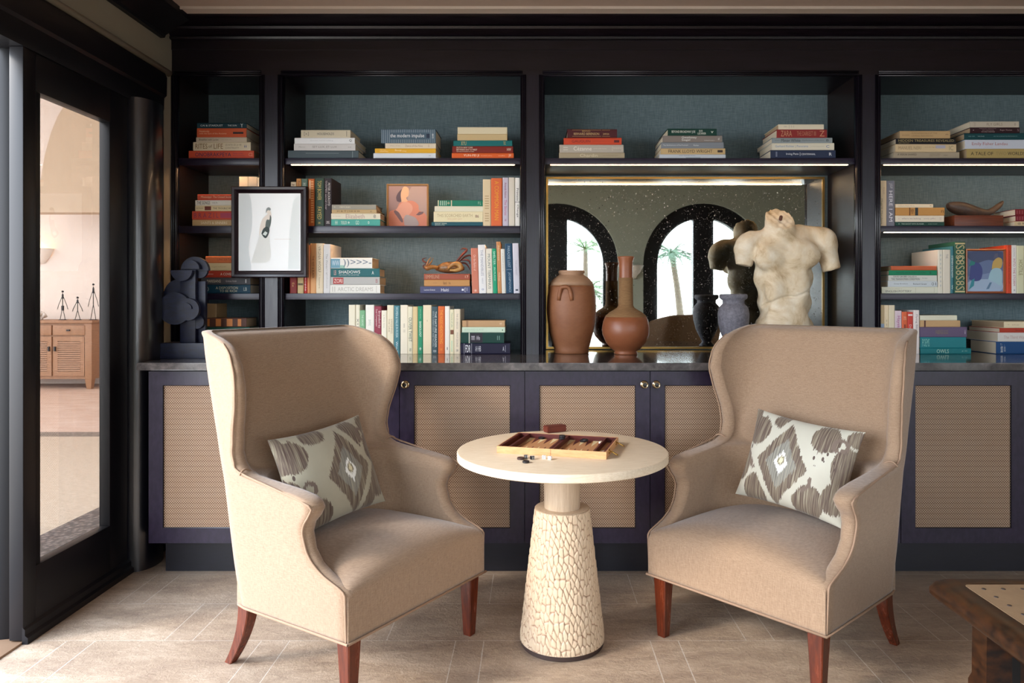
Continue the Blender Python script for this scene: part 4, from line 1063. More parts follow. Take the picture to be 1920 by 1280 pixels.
# ------------------------------------------------------------ ikat cushions
def ikat(name, flip):
    m, t = fresh(name, rough=0.75, sheen=0.2)
    v = t.coord('Object')
    # streaky distortion along the warp
    x, y, z = t.sep(v)
    st = t.noise(t.coord('Object', (260, 1, 9)), 1.0, 2, 0.6)
    wob = t.math('MULTIPLY_ADD', st, 0.045, -0.0225)
    nb = t.noise(v, 14, 3)
    zz = t.math('ADD', z, wob); xx = t.math('ADD', x, t.math('MULTIPLY_ADD', nb, 0.02, -0.01))
    def dia(cx, cz, a, b):
        return t.math('ADD', t.math('DIVIDE', t.math('ABSOLUTE', t.math('SUBTRACT', xx, cx)), a), t.math('DIVIDE', t.math('ABSOLUTE', t.math('SUBTRACT', zz, cz)), b))
    def blob(cx, cz, a, b):
        dx = t.math('DIVIDE', t.math('SUBTRACT', xx, cx), a); dz = t.math('DIVIDE', t.math('SUBTRACT', zz, cz), b)
        return t.math('ADD', t.math('MULTIPLY', dx, dx), t.math('MULTIPLY', dz, dz))
    def less(a, b): return t.math('LESS_THAN', a, b)
    warp = t.noise(t.coord('Object', (190, 1, 6)), 1.0, 3, 0.7)
    cr = '#bdb9a8' if flip else '#a39e8a'
    cream = t.mix(nb, cr, '#cbc9ba' if flip else '#b7b19b')
    brown = t.ramp(warp, [(0.34, '#4d3a30'), (0.48, '#6b5c50'), (0.58, '#857a66'), (0.68, '#a39b86')])
    grey = t.ramp(warp, [(0.35, '#6a675f'), (0.52, '#8c8a80'), (0.65, '#a39e8c')])
    ocx = -0.03 if flip else 0.038
    c = cream
    # outer leaf shapes
    mask = None
    for cx, cz, a, b in ((-.155, .085, .05, .055), (.10, .105, .05, .05), (.175, .02, .035, .075), (-.185, -.045, .028, .06), (-.115, -.125, .05, .055), (.085, -.12, .055, .06),
                         (.165, -.085, .04, .05), (-.06, .135, .05, .03), (.19, .13, .03, .03), (-.19, .14, .02, .03)):
        q = less(blob(cx, cz, a, b), 1.0); mask = q if mask is None else t.math('MAXIMUM', mask, q)
    c = t.mix(mask, c, brown)
    # small spots either side of the diamond
    sp = less(t.voro(t.coord('Object', (1, 1, 0.55)), 62), 0.30)
    zone = t.math('MAXIMUM', less(blob(.125, .035, .05, .035), 1.0), less(blob(-.165, .01, .035, .05), 1.0))
    c = t.mix(t.math('MULTIPLY', sp, zone), c, '#57473f')
    # curls
    for cx, cz, r in ((.065, -.055, .028), (-.135, -.03, .024), (.15, .095, .024)):
        b_ = blob(cx, cz, r, r*1.1)
        c = t.mix(t.math('MULTIPLY', less(b_, 1.0), t.math('GREATER_THAN', b_, 0.28)), c, '#75655a')
    # central diamond
    d = dia(ocx, -.015, .098, .145)
    c = t.mix(less(d, 1.28), c, cream)
    c = t.mix(less(d, 1.0), c, brown)
    c = t.mix(less(d, 0.62), c, grey)
    k = dia(ocx, -.012, .026, .042)
    c = t.mix(less(k, 1.0), c, '#f0f1ec')
    c = t.mix(less(blob(ocx, -.006, .012, .017), 1.0), c, '#8c8468')
    c = t.mix(less(blob(ocx, -.006, .007, .011), 1.0), c, '#e0d8b4')
    t.base(c)
    t.bump(t.noise(t.coord('Object', (1, 1, 0.1)), 700, 2), 0.25, 0.0006)
    return m
def cushion(name, label, par_c, px, pz, py, tilt, roll, m, a=.205, b=.165, T=.062, yaw=0.0):
    """pillow built in its own XZ plane facing -Y, then set against the chair back"""
    bm = bmesh.new(); N, Mn = 36, 30
    grids = []
    for side in (-1, 1):
        g = []
        for j in range(Mn+1):
            r_ = []
            for i in range(N+1):
                u = -1+2*i/N; v = -1+2*j/Mn
                u = math.sin(u*PI/2); v = math.sin(v*PI/2)
                pinch = 1-0.075*(1-u*u)*abs(v)**3
                pinch2 = 1-0.075*(1-v*v)*abs(u)**3
                x = a*u*pinch2; z = b*v*pinch
                th = T*((1-abs(u)**2.2)*(1-abs(v)**2.2))**0.55
                th *= 1+0.10*math.sin(9*u+4*v)*(abs(u*v))
                r_.append((x, side*th, z))
            g.append(r_)
        grids.append(g)
    V = [[[None]*(N+1) for _ in range(Mn+1)] for _ in range(2)]
    for s in range(2):
        for j in range(Mn+1):
            for i in range(N+1):
                if s == 1 and (i in (0, N) or j in (0, Mn)): V[1][j][i] = V[0][j][i]
                else: V[s][j][i] = bm.verts.new(grids[s][j][i])
        for j in range(Mn):
            for i in range(N): bm.faces.new((V[s][j][i], V[s][j][i+1], V[s][j+1][i+1], V[s][j+1][i]))
    o = obj(name, bm, m, smooth=True)
    lx, ly, rz = par_c
    # orientation: chair faces +Y locally, cushion front faces -Y of its own frame
    M = Matrix.Translation((lx, ly, 0))@Matrix.Rotation(rz, 4, 'Z')@Matrix.Translation((px, py, pz))@Matrix.Rotation(PI+yaw, 4, 'Z')@Matrix.Rotation(-tilt, 4, 'X')@Matrix.Rotation(roll, 4, 'Y')
    o.matrix_world = M
    tag(o, label, 'cushion', 'ikat cushions on the armchairs')
    return o
cushion('cushion', 'grey-brown ikat cushion propped on the left armchair', LC, .035, .592, -.095, math.radians(20), math.radians(-4), ikat('ikat_cotton_left', 0))
cushion('cushion', 'paler ikat cushion propped on the right armchair', RC, -.03, .602, -.095, math.radians(20), math.radians(5), ikat('ikat_cotton_right', 1))

# ------------------------------------------------------------ pedestal table
TX, TY, TZ = 0.10, 2.52, 0.668
def pale_wood(name, c0, c1, ax):
    m, t = fresh(name); n = t.noise(t.coord('Object', ax), 7, 5, 0.65, 0.4)
    t.base(t.ramp(n, [(0.3, c0), (0.7, c1)])); t.rough(0.5); t.bump(n, 0.15, 0.0015); return m
M_TOP = pale_wood('bleached_wood_top', '#d6c2a4', '#ecdcc4', (3, 30, 30))
M_NECK = pale_wood('bleached_wood_neck', '#b49c82', '#cfb99e', (14, 14, 1.2))
def carved():
    m, t = fresh('carved_bleached_wood')
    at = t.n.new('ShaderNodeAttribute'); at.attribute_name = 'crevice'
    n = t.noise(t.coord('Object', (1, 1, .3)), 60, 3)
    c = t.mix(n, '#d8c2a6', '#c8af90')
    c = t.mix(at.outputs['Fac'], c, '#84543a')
    t.base(c); t.rough(0.55); t.bump(n, .1, .001)
    return m
M_CARVE = carved()
tb = empty('pedestal_table', (TX, TY, 0), label='round bleached-wood pedestal table with a carved conical base', cat='table')
bm = bmesh.new(); lathe(bm, [(0, TZ-.030), (.355, TZ-.030), (.363, TZ-.026), (.3635, TZ-.004), (.361, TZ-.0008), (.356, TZ), (0, TZ)], 128)
obj('table_top', bm, M_TOP, tb, autos=40)
bm = bmesh.new(); lathe(bm, [(0, .466), (.0615, .466), (.0618, .47), (.0655, .60), (.0665, TZ-.0305), (0, TZ-.0305)], 64)
obj('neck', bm, M_NECK, tb, autos=40)
# conical base carved all over with overlapping leaf-shaped cuts
rng = np.random.default_rng(4)
NU, NV = 440, 270; zl, zh = .018, .4665
pts = []
nrow = 17; dz = (zh-zl)/nrow
for k in range(-1, nrow+2):
    zc_ = zl+(k+.5)*dz; rr_ = .146-.050*(zc_-.03)/.43; nn = int(round(2*PI*rr_/.0178))
    for i in range(nn):
        pts.append((2*PI*(i+.5*(k % 2)+rng.uniform(-.25, .25))/nn, zc_+rng.uniform(-.42, .42)*dz, rr_))
pts = np.array(pts)
zv = np.linspace(zl, zh, NV); uv_ = np.linspace(0, 2*PI, NU, endpoint=False)
VV = np.zeros((NV, NU, 3)); CR = np.zeros((NV, NU))
for j, z in enumerate(zv):
    R0 = .146-.050*(z-.03)/.43 if z > .03 else .146
    sel = pts[np.abs(pts[:, 1]-z) < .08]
    du = (uv_[:, None]-sel[None, :, 0]+PI) % (2*PI)-PI
    dd = np.sqrt((du*R0/.0092)**2+((z-sel[None, :, 1])/.0225)**2)
    o2 = np.argpartition(dd, 1, axis=1)[:, :2]; d2 = np.take_along_axis(dd, o2, 1); o3 = np.argsort(d2, 1)
    d1 = np.take_along_axis(d2, o3[:, :1], 1)[:, 0]; d2_ = np.take_along_axis(d2, o3[:, 1:], 1)[:, 0]
    first = np.take_along_axis(o2, o3[:, :1], 1)[:, 0]
    edge = d2_-d1
    h = .0032*(np.clip(edge/.45, 0, 1)**.6-1)+.0018*np.clip((z-sel[first, 1])/.03, -1, 1)+.0010*np.clip(np.take_along_axis(du, first[:, None], 1)[:, 0]*R0/.011, -1, 1)
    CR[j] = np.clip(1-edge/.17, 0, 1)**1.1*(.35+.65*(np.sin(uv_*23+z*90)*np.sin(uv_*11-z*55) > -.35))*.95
    Rr = R0+h*min(1, (zh-z)/.006, (z-zl)/.004 if z > zl else 0)
    VV[j, :, 0] = Rr*np.cos(uv_); VV[j, :, 1] = Rr*np.sin(uv_); VV[j, :, 2] = z
ii, jj = np.meshgrid(np.arange(NU), np.arange(NV-1)); i2 = (ii+1) % NU
FQ = np.stack([jj*NU+ii, jj*NU+i2, (jj+1)*NU+i2, (jj+1)*NU+ii], -1).reshape(-1, 4)
me = bpy.data.meshes.new('carved_cone')
me.from_pydata(VV.reshape(-1, 3).tolist(), [], FQ.tolist()+[list(range(NU))[::-1], list(range((NV-1)*NU, NV*NU))])
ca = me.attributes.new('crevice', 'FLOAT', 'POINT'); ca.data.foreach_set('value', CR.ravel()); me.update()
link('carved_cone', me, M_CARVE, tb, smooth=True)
me.polygons[len(me.polygons)-1].use_smooth = False; me.polygons[len(me.polygons)-2].use_smooth = False
bm = bmesh.new(); lathe(bm, [(0, .4675), (.0935, .4675), (.0935, .4685), (0, .4685)], 64); obj('cone_cap', bm, M_NECK, tb, autos=30)
bm = bmesh.new(); lathe(bm, [(0, 0), (.141, 0), (.143, .003), (.143, .017), (0, .017)], 64); obj('foot_ring', bm, mat('dark_foot_ring', '#3a2a26', .5), tb, autos=30)

# ------------------------------------------------------------ backgammon set
BA = math.atan2(-.099, .364)
bgx, bgy = (-.127+.2366-.052+.307)/4, (2.459+2.36+2.711+2.614)/4
BL, BD, BH = .374, .262, .024
M_BWO = pale_wood('maple_case_side', '#c58f5e', '#dba877', (4, 30, 30)); M_BRED = wood_dark('red_brown_leather_lining', '#4a1512', '#5d1d17', .45)
M_FELT = mat('tan_playing_felt', '#b98558', .9); M_PC = mat('cream_point_inlay', '#e3cfa2', .8); M_PD = mat('maroon_point_inlay', '#5c1f16', .8)
bg_ = empty('backgammon_board', (bgx, bgy, TZ+.0002), BA, 'open maple backgammon case with brown and cream points on the pale table', 'board game')
wl_ = .008
bm = bmesh.new()
for x0, x1 in ((-BL/2, -.0006), (.0006, BL/2)):
    bx(bm, x0, x1, -BD/2, -BD/2+.0035, 0, BH); bx(bm, x0, x1, BD/2-.0035, BD/2, 0, BH)
bx(bm, -BL/2, -BL/2+.0035, -BD/2+.0035, BD/2-.0035, 0, BH); bx(bm, BL/2-.0035, BL/2, -BD/2+.0035, BD/2-.0035, 0, BH)
bx(bm, -BL/2+.0035, BL/2-.0035, -BD/2+.0035, BD/2-.0035, 0, .005)
obj('case', bm, M_BWO, bg_)
bm = bmesh.new()
for s, x0, x1 in ((-1, -BL/2+.0036, -.0008), (1, .0008, BL/2-.0036)):
    bx(bm, x0, x1, -BD/2+.0036, -BD/2+wl_, .005, BH-.0008); bx(bm, x0, x1, BD/2-wl_, BD/2-.0036, .005, BH-.0008)
    bx(bm, x0, x0+wl_, -BD/2+wl_, BD/2-wl_, .005, BH-.0008); bx(bm, x1-wl_, x1, -BD/2+wl_, BD/2-wl_, .005, BH-.0008)
    xd = -BL/2+.040 if s < 0 else BL/2-.046
    bx(bm, xd, xd+.006, -BD/2+wl_, BD/2-wl_, .005, BH-.001)
obj('lining', bm, M_BRED, bg_)
bm = bmesh.new(); bm2 = bmesh.new(); bm3 = bmesh.new()
for x0, x1 in ((-BL/2+.046, -.009), (.009, BL/2-.046)):
    bx(bm, x0, x1, -BD/2+wl_, BD/2-wl_, .005, .0075)
    n = 6; w_ = (x1-x0)/n
    for i in range(n):
        for s in (-1, 1):
            tgt = bm2 if (i+(s > 0)) % 2 else bm3
            ye = s*(BD/2-wl_-.001); yt = s*(.022)
            prism(tgt, [(x0+i*w_+.001, ye), (x0+(i+1)*w_-.001, ye), (x0+(i+.5)*w_, yt)], 'z', .0075, .0079)
obj('playing_field', bm, M_FELT, bg_); obj('points', bm2, M_PC, bg_); obj('points', bm3, M_PD, bg_)
for yy in (-.075, .075):
    bm = bmesh.new(); bx(bm, BL/2, BL/2+.002, yy-.007, yy+.007, .008, .022)
    tube(bm, spline([(BL/2+.001, yy-.005, .016), (BL/2+.012, yy-.006, .014), (BL/2+.026, yy-.004, .006), (BL/2+.028, yy+.003, .004), (BL/2+.014, yy+.005, .011), (BL/2+.001, yy+.005, .016)], 5), .0018, 8)
    obj('clasp', bm, M_BRASSL, bg_, smooth=True)
def on_board(x, y, z=0):
    c_, s_ = math.cos(BA), math.sin(BA)
    return (bgx+x*c_-y*s_, bgy+x*s_+y*c_, TZ+z)
def checker(loc, m, label, rot=(0, 0, 0), r=.0115):
    bm = bmesh.new(); lathe(bm, [(0, 0), (r-.001, 0), (r, .001), (r, .006), (r-.001, .007), (r*.7, .007), (r*.66, .0063), (0, .0063)], 28)
    o = obj('checker', bm, m, autos=40); o.location = loc; o.rotation_euler = rot
    return tag(o, label, 'checker', 'backgammon checkers')
M_CB = mat('black_checker', '#17161a', .35); M_CBR = mat('dark_brown_checker', '#3c2622', .4); M_CW = mat('cream_checker', '#f0e8d8', .4)
def px_plane(px, py, z):
    Y = F*(HC-z)/(py-CY); return (wx(px, Y), Y)
z0 = TZ+.0081
for (px, py, m, lab, up) in ((1015.5, 822.5, M_CB, 'black checker lying flat in the left half of the board', 0), (1093, 828, M_CB, 'lower black checker of the tilted pair in the right half', 0)):
    p = px_plane(px, py, z0); checker((p[0], p[1], z0), m, lab)
p = px_plane(1097, 826.5, z0+.0072); checker((p[0], p[1], z0+.0073), M_CB, 'upper black checker stacked on another in the right half', (0, math.radians(6), 0))
p = px_plane(1048, 823, BH+TZ); 
checker((*on_board(-.001, .045)[:2], TZ+BH), M_CB, 'lower black checker stacked on the hinge bar of the board'); checker((*on_board(.0, .045)[:2], TZ+BH+.0073), M_CB, 'upper black checker stacked on the hinge bar of the board')
p = on_board(.135, .085, .0081); checker(p, M_CW, 'cream checker at the far corner of the playing field')
p = on_board(.140, -.1, .0081)
p = on_board(.166, -.085, .0052); checker(p, M_CW, 'cream checker in the front of the right tray')
p = on_board(.166, -.058, .0052); checker(p, M_CW, 'cream checker in the right tray, behind another cream one')
p = on_board(.10, -.108, .0081); checker(p, M_CW, 'cream checker lying against the front wall of the case')
p = px_plane(976.5, 861, TZ); checker((p[0], p[1], TZ+.0002), M_CBR, 'dark brown checker on the table beside the black dice', r=.012)
p = px_plane(984.5, 865, TZ); checker((p[0]+.003, p[1]-.018, TZ+.0002), M_CB, 'black checker on the table in front of the brown checker', r=.011)
def die(px, py, col, pip, label, rz):
    X, Y = px_plane(px, py, TZ); s = .0115
    root = empty('die', (X, Y, TZ+.0001), rz, label, 'die', 'dice on the table')
    box('die_body', -s/2, s/2, -s/2, s/2, 0, s, mat('die_'+col.strip('#'), col, .3), root, .0012)
    bm = bmesh.new()
    def dot(c, ax):
        M = {'x': Matrix.Rotation(PI/2, 4, 'Y'), 'y': Matrix.Rotation(PI/2, 4, 'X'), 'z': Matrix.Identity(4)}[ax]
        bmesh.ops.create_circle(bm, cap_ends=True, radius=.0012, segments=10, matrix=Matrix.Translation(c)@M)
    q = s/2+.0001; a = .003
    for u in (-a, a):
        for v in (-a, a): dot((u, v, s+.0001), 'z'); dot((u, -q, s/2+v), 'y')
        dot((q, u, s/2+u), 'x')
    dot((-a, -q, s/2), 'y'); dot((a, -q, s/2), 'y'); dot((0, 0, s+.0001), 'z')
    obj('pips', bm, ink(pip), root)
die(986, 859, '#141417', '#f4f4f4', 'left black die beside the brown checker', .2)
die(998, 861, '#141417', '#f4f4f4', 'right black die, nearer the white dice', .7)
die(1020, 860, '#f2f1ee', '#1a1a1a', 'left white die in front of the board', .1)
die(1031, 861.5, '#f2f1ee', '#1a1a1a', 'right white die in front of the board', -.4)
dc = px_plane(1041, 814, TZ)
bm = bmesh.new(); bx(bm, -.042, .042, -.02, .02, 0, .026); bmesh.ops.bevel(bm, geom=bm.edges[:], offset=.003, segments=2, affect='EDGES')
o = obj('dice_cup_box', bm, wood_dark('brown_leather_box', '#5a2318', '#74301f', .5), autos=35); o.location = (dc[0]+.0, dc[1]+.055, TZ+.0002); o.rotation_euler = (0, 0, .5)
tag(o, 'small reddish-brown leather box lying behind the backgammon board', 'box')

# ------------------------------------------------------------ vessels on the counter
def clay(name, c0, c1, c2=None, sc=5, rough=0.55, bump=.2, ax=(1, 1, 1.6)):
    m, t = fresh(name); v = t.coord('Object', ax); n = t.noise(v, sc, 6, 0.65, .5); n2 = t.noise(v, sc*9, 3)
    t.base(t.mix(t.math('MULTIPLY', n2, .35), t.ramp(n, [(0.3, c0), (0.7, c1)]), c2 or c0)); t.rough(rough); t.bump(n2, bump, .002); return m
M_TERRA = clay('terracotta', '#84502f', '#a06a46', '#643a24'); M_TERL = clay('pale_terracotta_shoulder', '#a07c60', '#bd9a7c', '#8a6448')
M_TER2 = clay('polished_terracotta', '#8a5034', '#a0623f', '#744226', rough=.38)
M_ROPE = clay('wound_twine', '#8a6340', '#b08a5c', '#5f432c', 40, .9, .9, (1, 1, 14))
M_URN = clay('mottled_grey_stone_urn', '#5f5d66', '#8f8d96', '#33313a', 70, .7, .6, (1, 1, 1))
jx, jy = .190, 3.62
j = empty('terracotta_jar', (jx, jy, ZCNT), label='large brown terracotta jar with a small looped handle', cat='jar')
pj = [(0, 0), (.083, 0), (.087, .004), (.085, .018), (.092, .045), (.108, .10), (.119, .16), (.1235, .22), (.120, .28), (.113, .325), (.1115, .335)]
bm = bmesh.new(); lathe(bm, pj, 72); obj('body', bm, M_TERRA, j, smooth=True)
bm = bmesh.new(); lathe(bm, [(.1115, .335), (.104, .353), (.088, .372), (.068, .385), (.061, .390), (.060, .394), (.0655, .398), (.0665, .406), (.062, .411), (.055, .411), (.052, .404), (.052, .385)], 72)
obj('shoulder', bm, M_TERL, j, smooth=True)
bm = bmesh.new()
a0 = -PI/2-.36
def jr(z): return float(np.interp(z, [q[1] for q in pj], [q[0] for q in pj]))
hp = []
for k in range(17):
    t = k/16; q = -1+2*t; ang = a0+.05+.27*math.copysign(abs(q)**.75, q); zh = .262+.066*(1-abs(q)**3.2); out = .004+.016*math.sin(PI*t)
    r = jr(min(zh, .334))+out-.004
    hp.append((r*math.cos(ang), r*math.sin(ang), zh))
tube(bm, hp, .0095, 12); obj('handle', bm, M_TERRA, j, smooth=True)
bo = empty('terracotta_bottle', (.4515, 3.55, ZCNT), label='round terracotta bottle with a long twine-wrapped neck', cat='bottle vase')
bm = bmesh.new(); lathe(bm, [(0, 0), (.055, 0), (.057, .003), (.057, .009), (.052, .013), (.070, .026), (.096, .055), (.113, .095), (.116, .125), (.110, .160), (.1005, .182)], 72); obj('body', bm, M_TER2, bo, smooth=True)
bm = bmesh.new(); lathe(bm, [(.1005, .182), (.099, .186), (.080, .204), (.055, .218), (.042, .227), (.0365, .238), (.035, .30), (.0345, .372), (.033, .3725)], 72); obj('twine_wrap', bm, M_ROPE, bo, smooth=True)
bm = bmesh.new(); lathe(bm, [(.033, .366), (.0335, .372), (.033, .40), (.034, .45), (.040, .468), (.041, .474), (.038, .477), (.032, .474), (.030, .45), (.028, .38)], 72); obj('neck', bm, M_TER2, bo, smooth=True)
bm = bmesh.new()
lathe(bm, [(0, 0), (.040, 0), (.042, .006), (.036, .012), (.026, .024), (.026, .030), (.038, .050), (.060, .095), (.074, .15), (.0765, .195), (.070, .228), (.056, .243), (.052, .248), (.053, .262), (.064, .270), (.068, .276), (.068, .288), (.063, .294), (.050, .294), (.044, .285), (.040, .26)], 64)
o = obj('stone_urn', bm, M_URN, smooth=True); o.location = (.988, 3.587, ZCNT); tag(o, 'mottled grey stone urn standing left of the marble torso', 'urn')

# ------------------------------------------------------------ marble torso
def torso_sdf(X, Y, Z):
    K = 378.0
    def p(px, py, y): return ((px-1470)/K, y, (560-py)/K)
    d = ell(X, Y, Z, p(1470, 474, 0.015), (.150, .098, .125))                                   # rib cage
    d = smin(d, ell(X, Y, Z, p(1471, 520, 0.02), (.146, .090, .12)), .03)
    d = smin(d, ell(X, Y, Z, p(1473, 566, 0.02), (.133, .083, .10)), .03)                     # waist
    d = smin(d, ell(X, Y, Z, p(1472, 620, 0.02), (.150, .092, .115)), .03)                    # hips
    d = smin(d, ell(X, Y, Z, p(1440, 662, 0.02), (.078, .085, .10)), .03)
    d = smin(d, ell(X, Y, Z, p(1507, 662, 0.01), (.078, .085, .10)), .03)
    d = smin(d, ell(X, Y, Z, p(1432, 482, -.056), (.070, .040, .066)), .035)                   # pectorals
    d = smin(d, ell(X, Y, Z, p(1498, 479, -.056), (.086, .042, .068)), .035)
    d = smin(d, cap(X, Y, Z, p(1412, 452, .01), p(1535, 446, .01), .052, .050), .035)          # shoulder line
    d = smin(d, ell(X, Y, Z, p(1400, 462, .0), (.056, .062, .064)), .022)                      # deltoids
    d = smin(d, ell(X, Y, Z, p(1546, 455, .0), (.060, .064, .070)), .022)
    d = smin(d, cap(X, Y, Z, p(1395, 470, .0), p(1396, 492, .005), .047, .042), .02)          # arm stumps
    d = smin(d, cap(X, Y, Z, p(1549, 470, .0), p(1557, 500, -.005), .050, .044), .02)
    d = smin(d, cap(X, Y, Z, p(1462, 450, .0), p(1458, 405, -.03), .074, .068), .025)           # neck
    d = smin(d, cap(X, Y, Z, p(1500, 432, .01), p(1545, 444, .01), .030, .035), .03)
    d = smin(d, ell(X, Y, Z, p(1448, 540, -.050), (.050, .026, .085)), .03)                    # abdomen
    d = smin(d, ell(X, Y, Z, p(1492, 538, -.050), (.050, .026, .085)), .03)
    d = smin(d, ell(X, Y, Z, p(1470, 598, -.048), (.100, .036, .085)), .035)
    d = smax(d, -cap(X, Y, Z, p(1464, 455, -.115), p(1471, 590, -.104), .010, .009), .018)     # midline
    d = smax(d, -cap(X, Y, Z, p(1406, 508, -.088), p(1450, 514, -.105), .006), .012)
    d = smax(d, -cap(X, Y, Z, p(1478, 514, -.105), p(1525, 494, -.085), .006), .012)
    d = smax(d, -cap(X, Y, Z, p(1408, 470, -.064), p(1410, 505, -.05), .005), .014)            # armpit creases
    d = smax(d, -cap(X, Y, Z, p(1527, 462, -.072), p(1538, 503, -.05), .005), .014)
    d = smax(d, -cap(X, Y, Z, p(1505, 612, -.090), p(1534, 575, -.062), .006), .014)           # groin folds
    d = smax(d, -cap(X, Y, Z, p(1428, 604, -.085), p(1414, 575, -.06), .004), .012)
    d = smax(d, -cap(X, Y, Z, p(1473, 578, -.108), p(1473, 581, -.108), .006), .008)           # navel
    ck = [(1416, 583), (1424, 578), (1434, 570), (1446, 563), (1458, 558), (1470, 556), (1482, 557), (1494, 552), (1508, 546), (1522, 539), (1533, 532)]
    dc_ = np.full(X.shape, 9.)
    for a, b in zip(ck, ck[1:]):                                                               # mended crack
        A = p(*a, 0); B = p(*b, 0); dx, dz = B[0]-A[0], B[2]-A[2]
        tt = np.clip(((X-A[0])*dx+(Z-A[2])*dz)/(dx*dx+dz*dz), 0, 1)
        dc_ = np.minimum(dc_, np.hypot(X-A[0]-tt*dx, Z-A[2]-tt*dz))
    d = d+np.where(Y < 0, .0075*np.clip(1-dc_/.0085, 0, 1)**.7, 0)
    # broken cuts at neck and arms
    d = np.maximum(d, (Z-.392-1.05*(Y+.03))*.69+.003*np.sin(X*170)*np.cos(Y*150))
    d = np.maximum(d, np.where(X > .165, (.138-Z)+(X-.22)*.30, -1))
    d = np.maximum(d, np.where(X < -.155, (.165-Z)-(X+.20)*.2, -1))
    d = np.maximum(d, -.266-Z)
    d = d+.0012*np.sin(X*90+Z*60)*np.sin(Y*80-Z*70)
    return d
def marble():
    m, t = fresh('weathered_cream_marble'); v = t.coord('Object'); n = t.noise(v, 9, 6, 0.65, .6); n2 = t.noise(v, 40, 4, .6)
    c = t.ramp(n, [(0.32, '#b0926c'), (0.46, '#dcc8a8'), (0.62, '#eadfca')])
    geo = t.n.new('ShaderNodeNewGeometry')
    pt = t.ramp(geo.outputs['Pointiness'], [(0.44, 0.0), (0.50, 1.0)])
    c = t.mix(t.math('MULTIPLY', n2, .45), c, '#c4b08c')
    t.base(c); t.rough(.6); t.bump(n2, .15, .002); return m
M_MARB = marble()
tz = HC+.0
tr = empty('marble_torso', (wx(1470, 3.60), 3.60, ZCNT), label='headless weathered cream marble torso standing before the mirror', cat='statue')
to = net_obj('body', torso_sdf, (-.30, -.16, -.30), (.30, .16, .50), .006, M_MARB, tr); to.location = (0, 0, HC-ZCNT)
bm = bmesh.new(); lathe(bm, [(.006, 0), (.008, .004), (.008, .022), (.005, .026), (0, .026)], 14); o = obj('rod_stub', bm, mat('rusted_iron', '#5a3628', .8), tr, smooth=True)
o.location = (wx(1459, 3.60)-wx(1470, 3.60), -.03, HC-ZCNT+.385); o.rotation_euler = (math.radians(38), 0, 0)
box('plinth', -.14, .14, -.085, .10, 0.0004, .09, mat('dark_plinth', '#2a2624', .5), tr, .003)

# ------------------------------------------------------------ dark wooden disc sculpture at the left end
M_INK = wood_dark('blue_black_carved_wood', '#0a0d20', '#151c3c', .42, (4, 4, 10))
YSc = 3.34; sx, sz = wx(360, YSc), ZCNT
sc_ = empty('disc_sculpture', (sx, YSc, ZCNT), label='dark blue-black wooden sculpture of stacked discs at the counter end', cat='sculpture')
def sxz(px, py): return ((px-360)/F*YSc, (560-py)/F*YSc+HC-ZCNT)
def disc(name, px, py, rpx, y0, y1, a0=0, a1=2*PI):
    bm = bmesh.new(); cx, cz = sxz(px, py); r = rpx/F*YSc; n = 40
    pts = [(cx+r*math.cos(a0+(a1-a0)*i/n), cz+r*math.sin(a0+(a1-a0)*i/n)) for i in range(n+(0 if a1-a0 > 6.2 else 1))]
    prism(bm, pts, 'y', y0, y1)
    obj(name, bm, M_INK, sc_, autos=30)
box('base_block', sxz(311, 0)[0], sxz(403, 0)[0], -.06, .06, 0, .070, M_INK, sc_, .002)
a_, b_ = sxz(340, 0)[0], sxz(368.5, 0)[0]
box('upright_plank', a_, b_, -.012, .012, .070, sxz(0, 506)[1], M_INK, sc_, .001)
box('rear_plank', sxz(366, 0)[0], sxz(383, 0)[0], .012, .032, .070, sxz(0, 527)[1], M_INK, sc_, .001)
disc('disc', 363.5, 507, 26, .006, .028, 0, PI); disc('disc', 361, 504.5, 16.5, -.022, .006, 0, PI); disc('disc', 372, 507, 14, .014, .03, PI, 2*PI)
disc('disc', 346.5, 507, 20, -.034, -.012, PI, 2*PI); disc('disc', 338, 553, 30, -.006, .018)
disc('disc', 334.5, 578, 30, -.036, -.012); disc('disc', 363.5, 579.6, 20.3, -.058, -.036); disc('disc', 361, 578.5, 11, -.068, -.058, 0, PI)
disc('disc', 371, 603, 13, -.010, .012)

# ------------------------------------------------------------ crab on its stack of books
M_SH = clay('brown_crab_shell', '#24110c', '#8a5a34', '#c8a068', 34, .3, .5, (1, 1, 1)); M_CLAW = clay('amber_crab_claw', '#8a4a1c', '#d8a860', '#4a2410', 12, .3, .3, (1, 1, 1)); M_LEG = clay('red_brown_crab_leg', '#4a1a12', '#7a3424', '#2a0f0a', 14, .35, .3, (1, 1, 1))
Yc = 3.615; cx_, zc = wx(838, Yc), zcrab
cr = empty('crab', (cx_, Yc, zc), label='preserved brown crab with amber claws resting on a stack of books', cat='crab')
def CP(px, py, dy=0.0): return ((px-838)/F*Yc, dy, (523.6-py)/F*Yc*1.0)
bm = bmesh.new(); rings = []
for k in range(15):
    t = k/14; x = -.056+.142*t; w_ = math.sin(PI*min(max(t, .03), .97))**.5
    rings.append([(x, .045*w_*math.cos(a), .0275+.004*math.sin(3*t)+(.031 if math.sin(a) > 0 else .0265)*w_*math.sin(a)) for a in [2*PI*i/20 for i in range(20)]])
loft(bm, rings); obj('shell', bm, M_SH, cr, smooth=True)
def limb(name, pts, rad, m, flat=1.0):
    bm = bmesh.new(); P = spline(pts, 5); n = len(P)
    r = [float(np.interp(i/(n-1)*(len(rad)-1), range(len(rad)), rad)) for i in range(n)]
    tube(bm, P, r, 10, flat=flat); obj(name, bm, m, cr, smooth=True)
limb('claw', [CP(822, 512, -.03), CP(812, 511, -.045), CP(804, 513, -.05), CP(800, 509, -.05)], [.008, .011, .013, .006], M_CLAW)
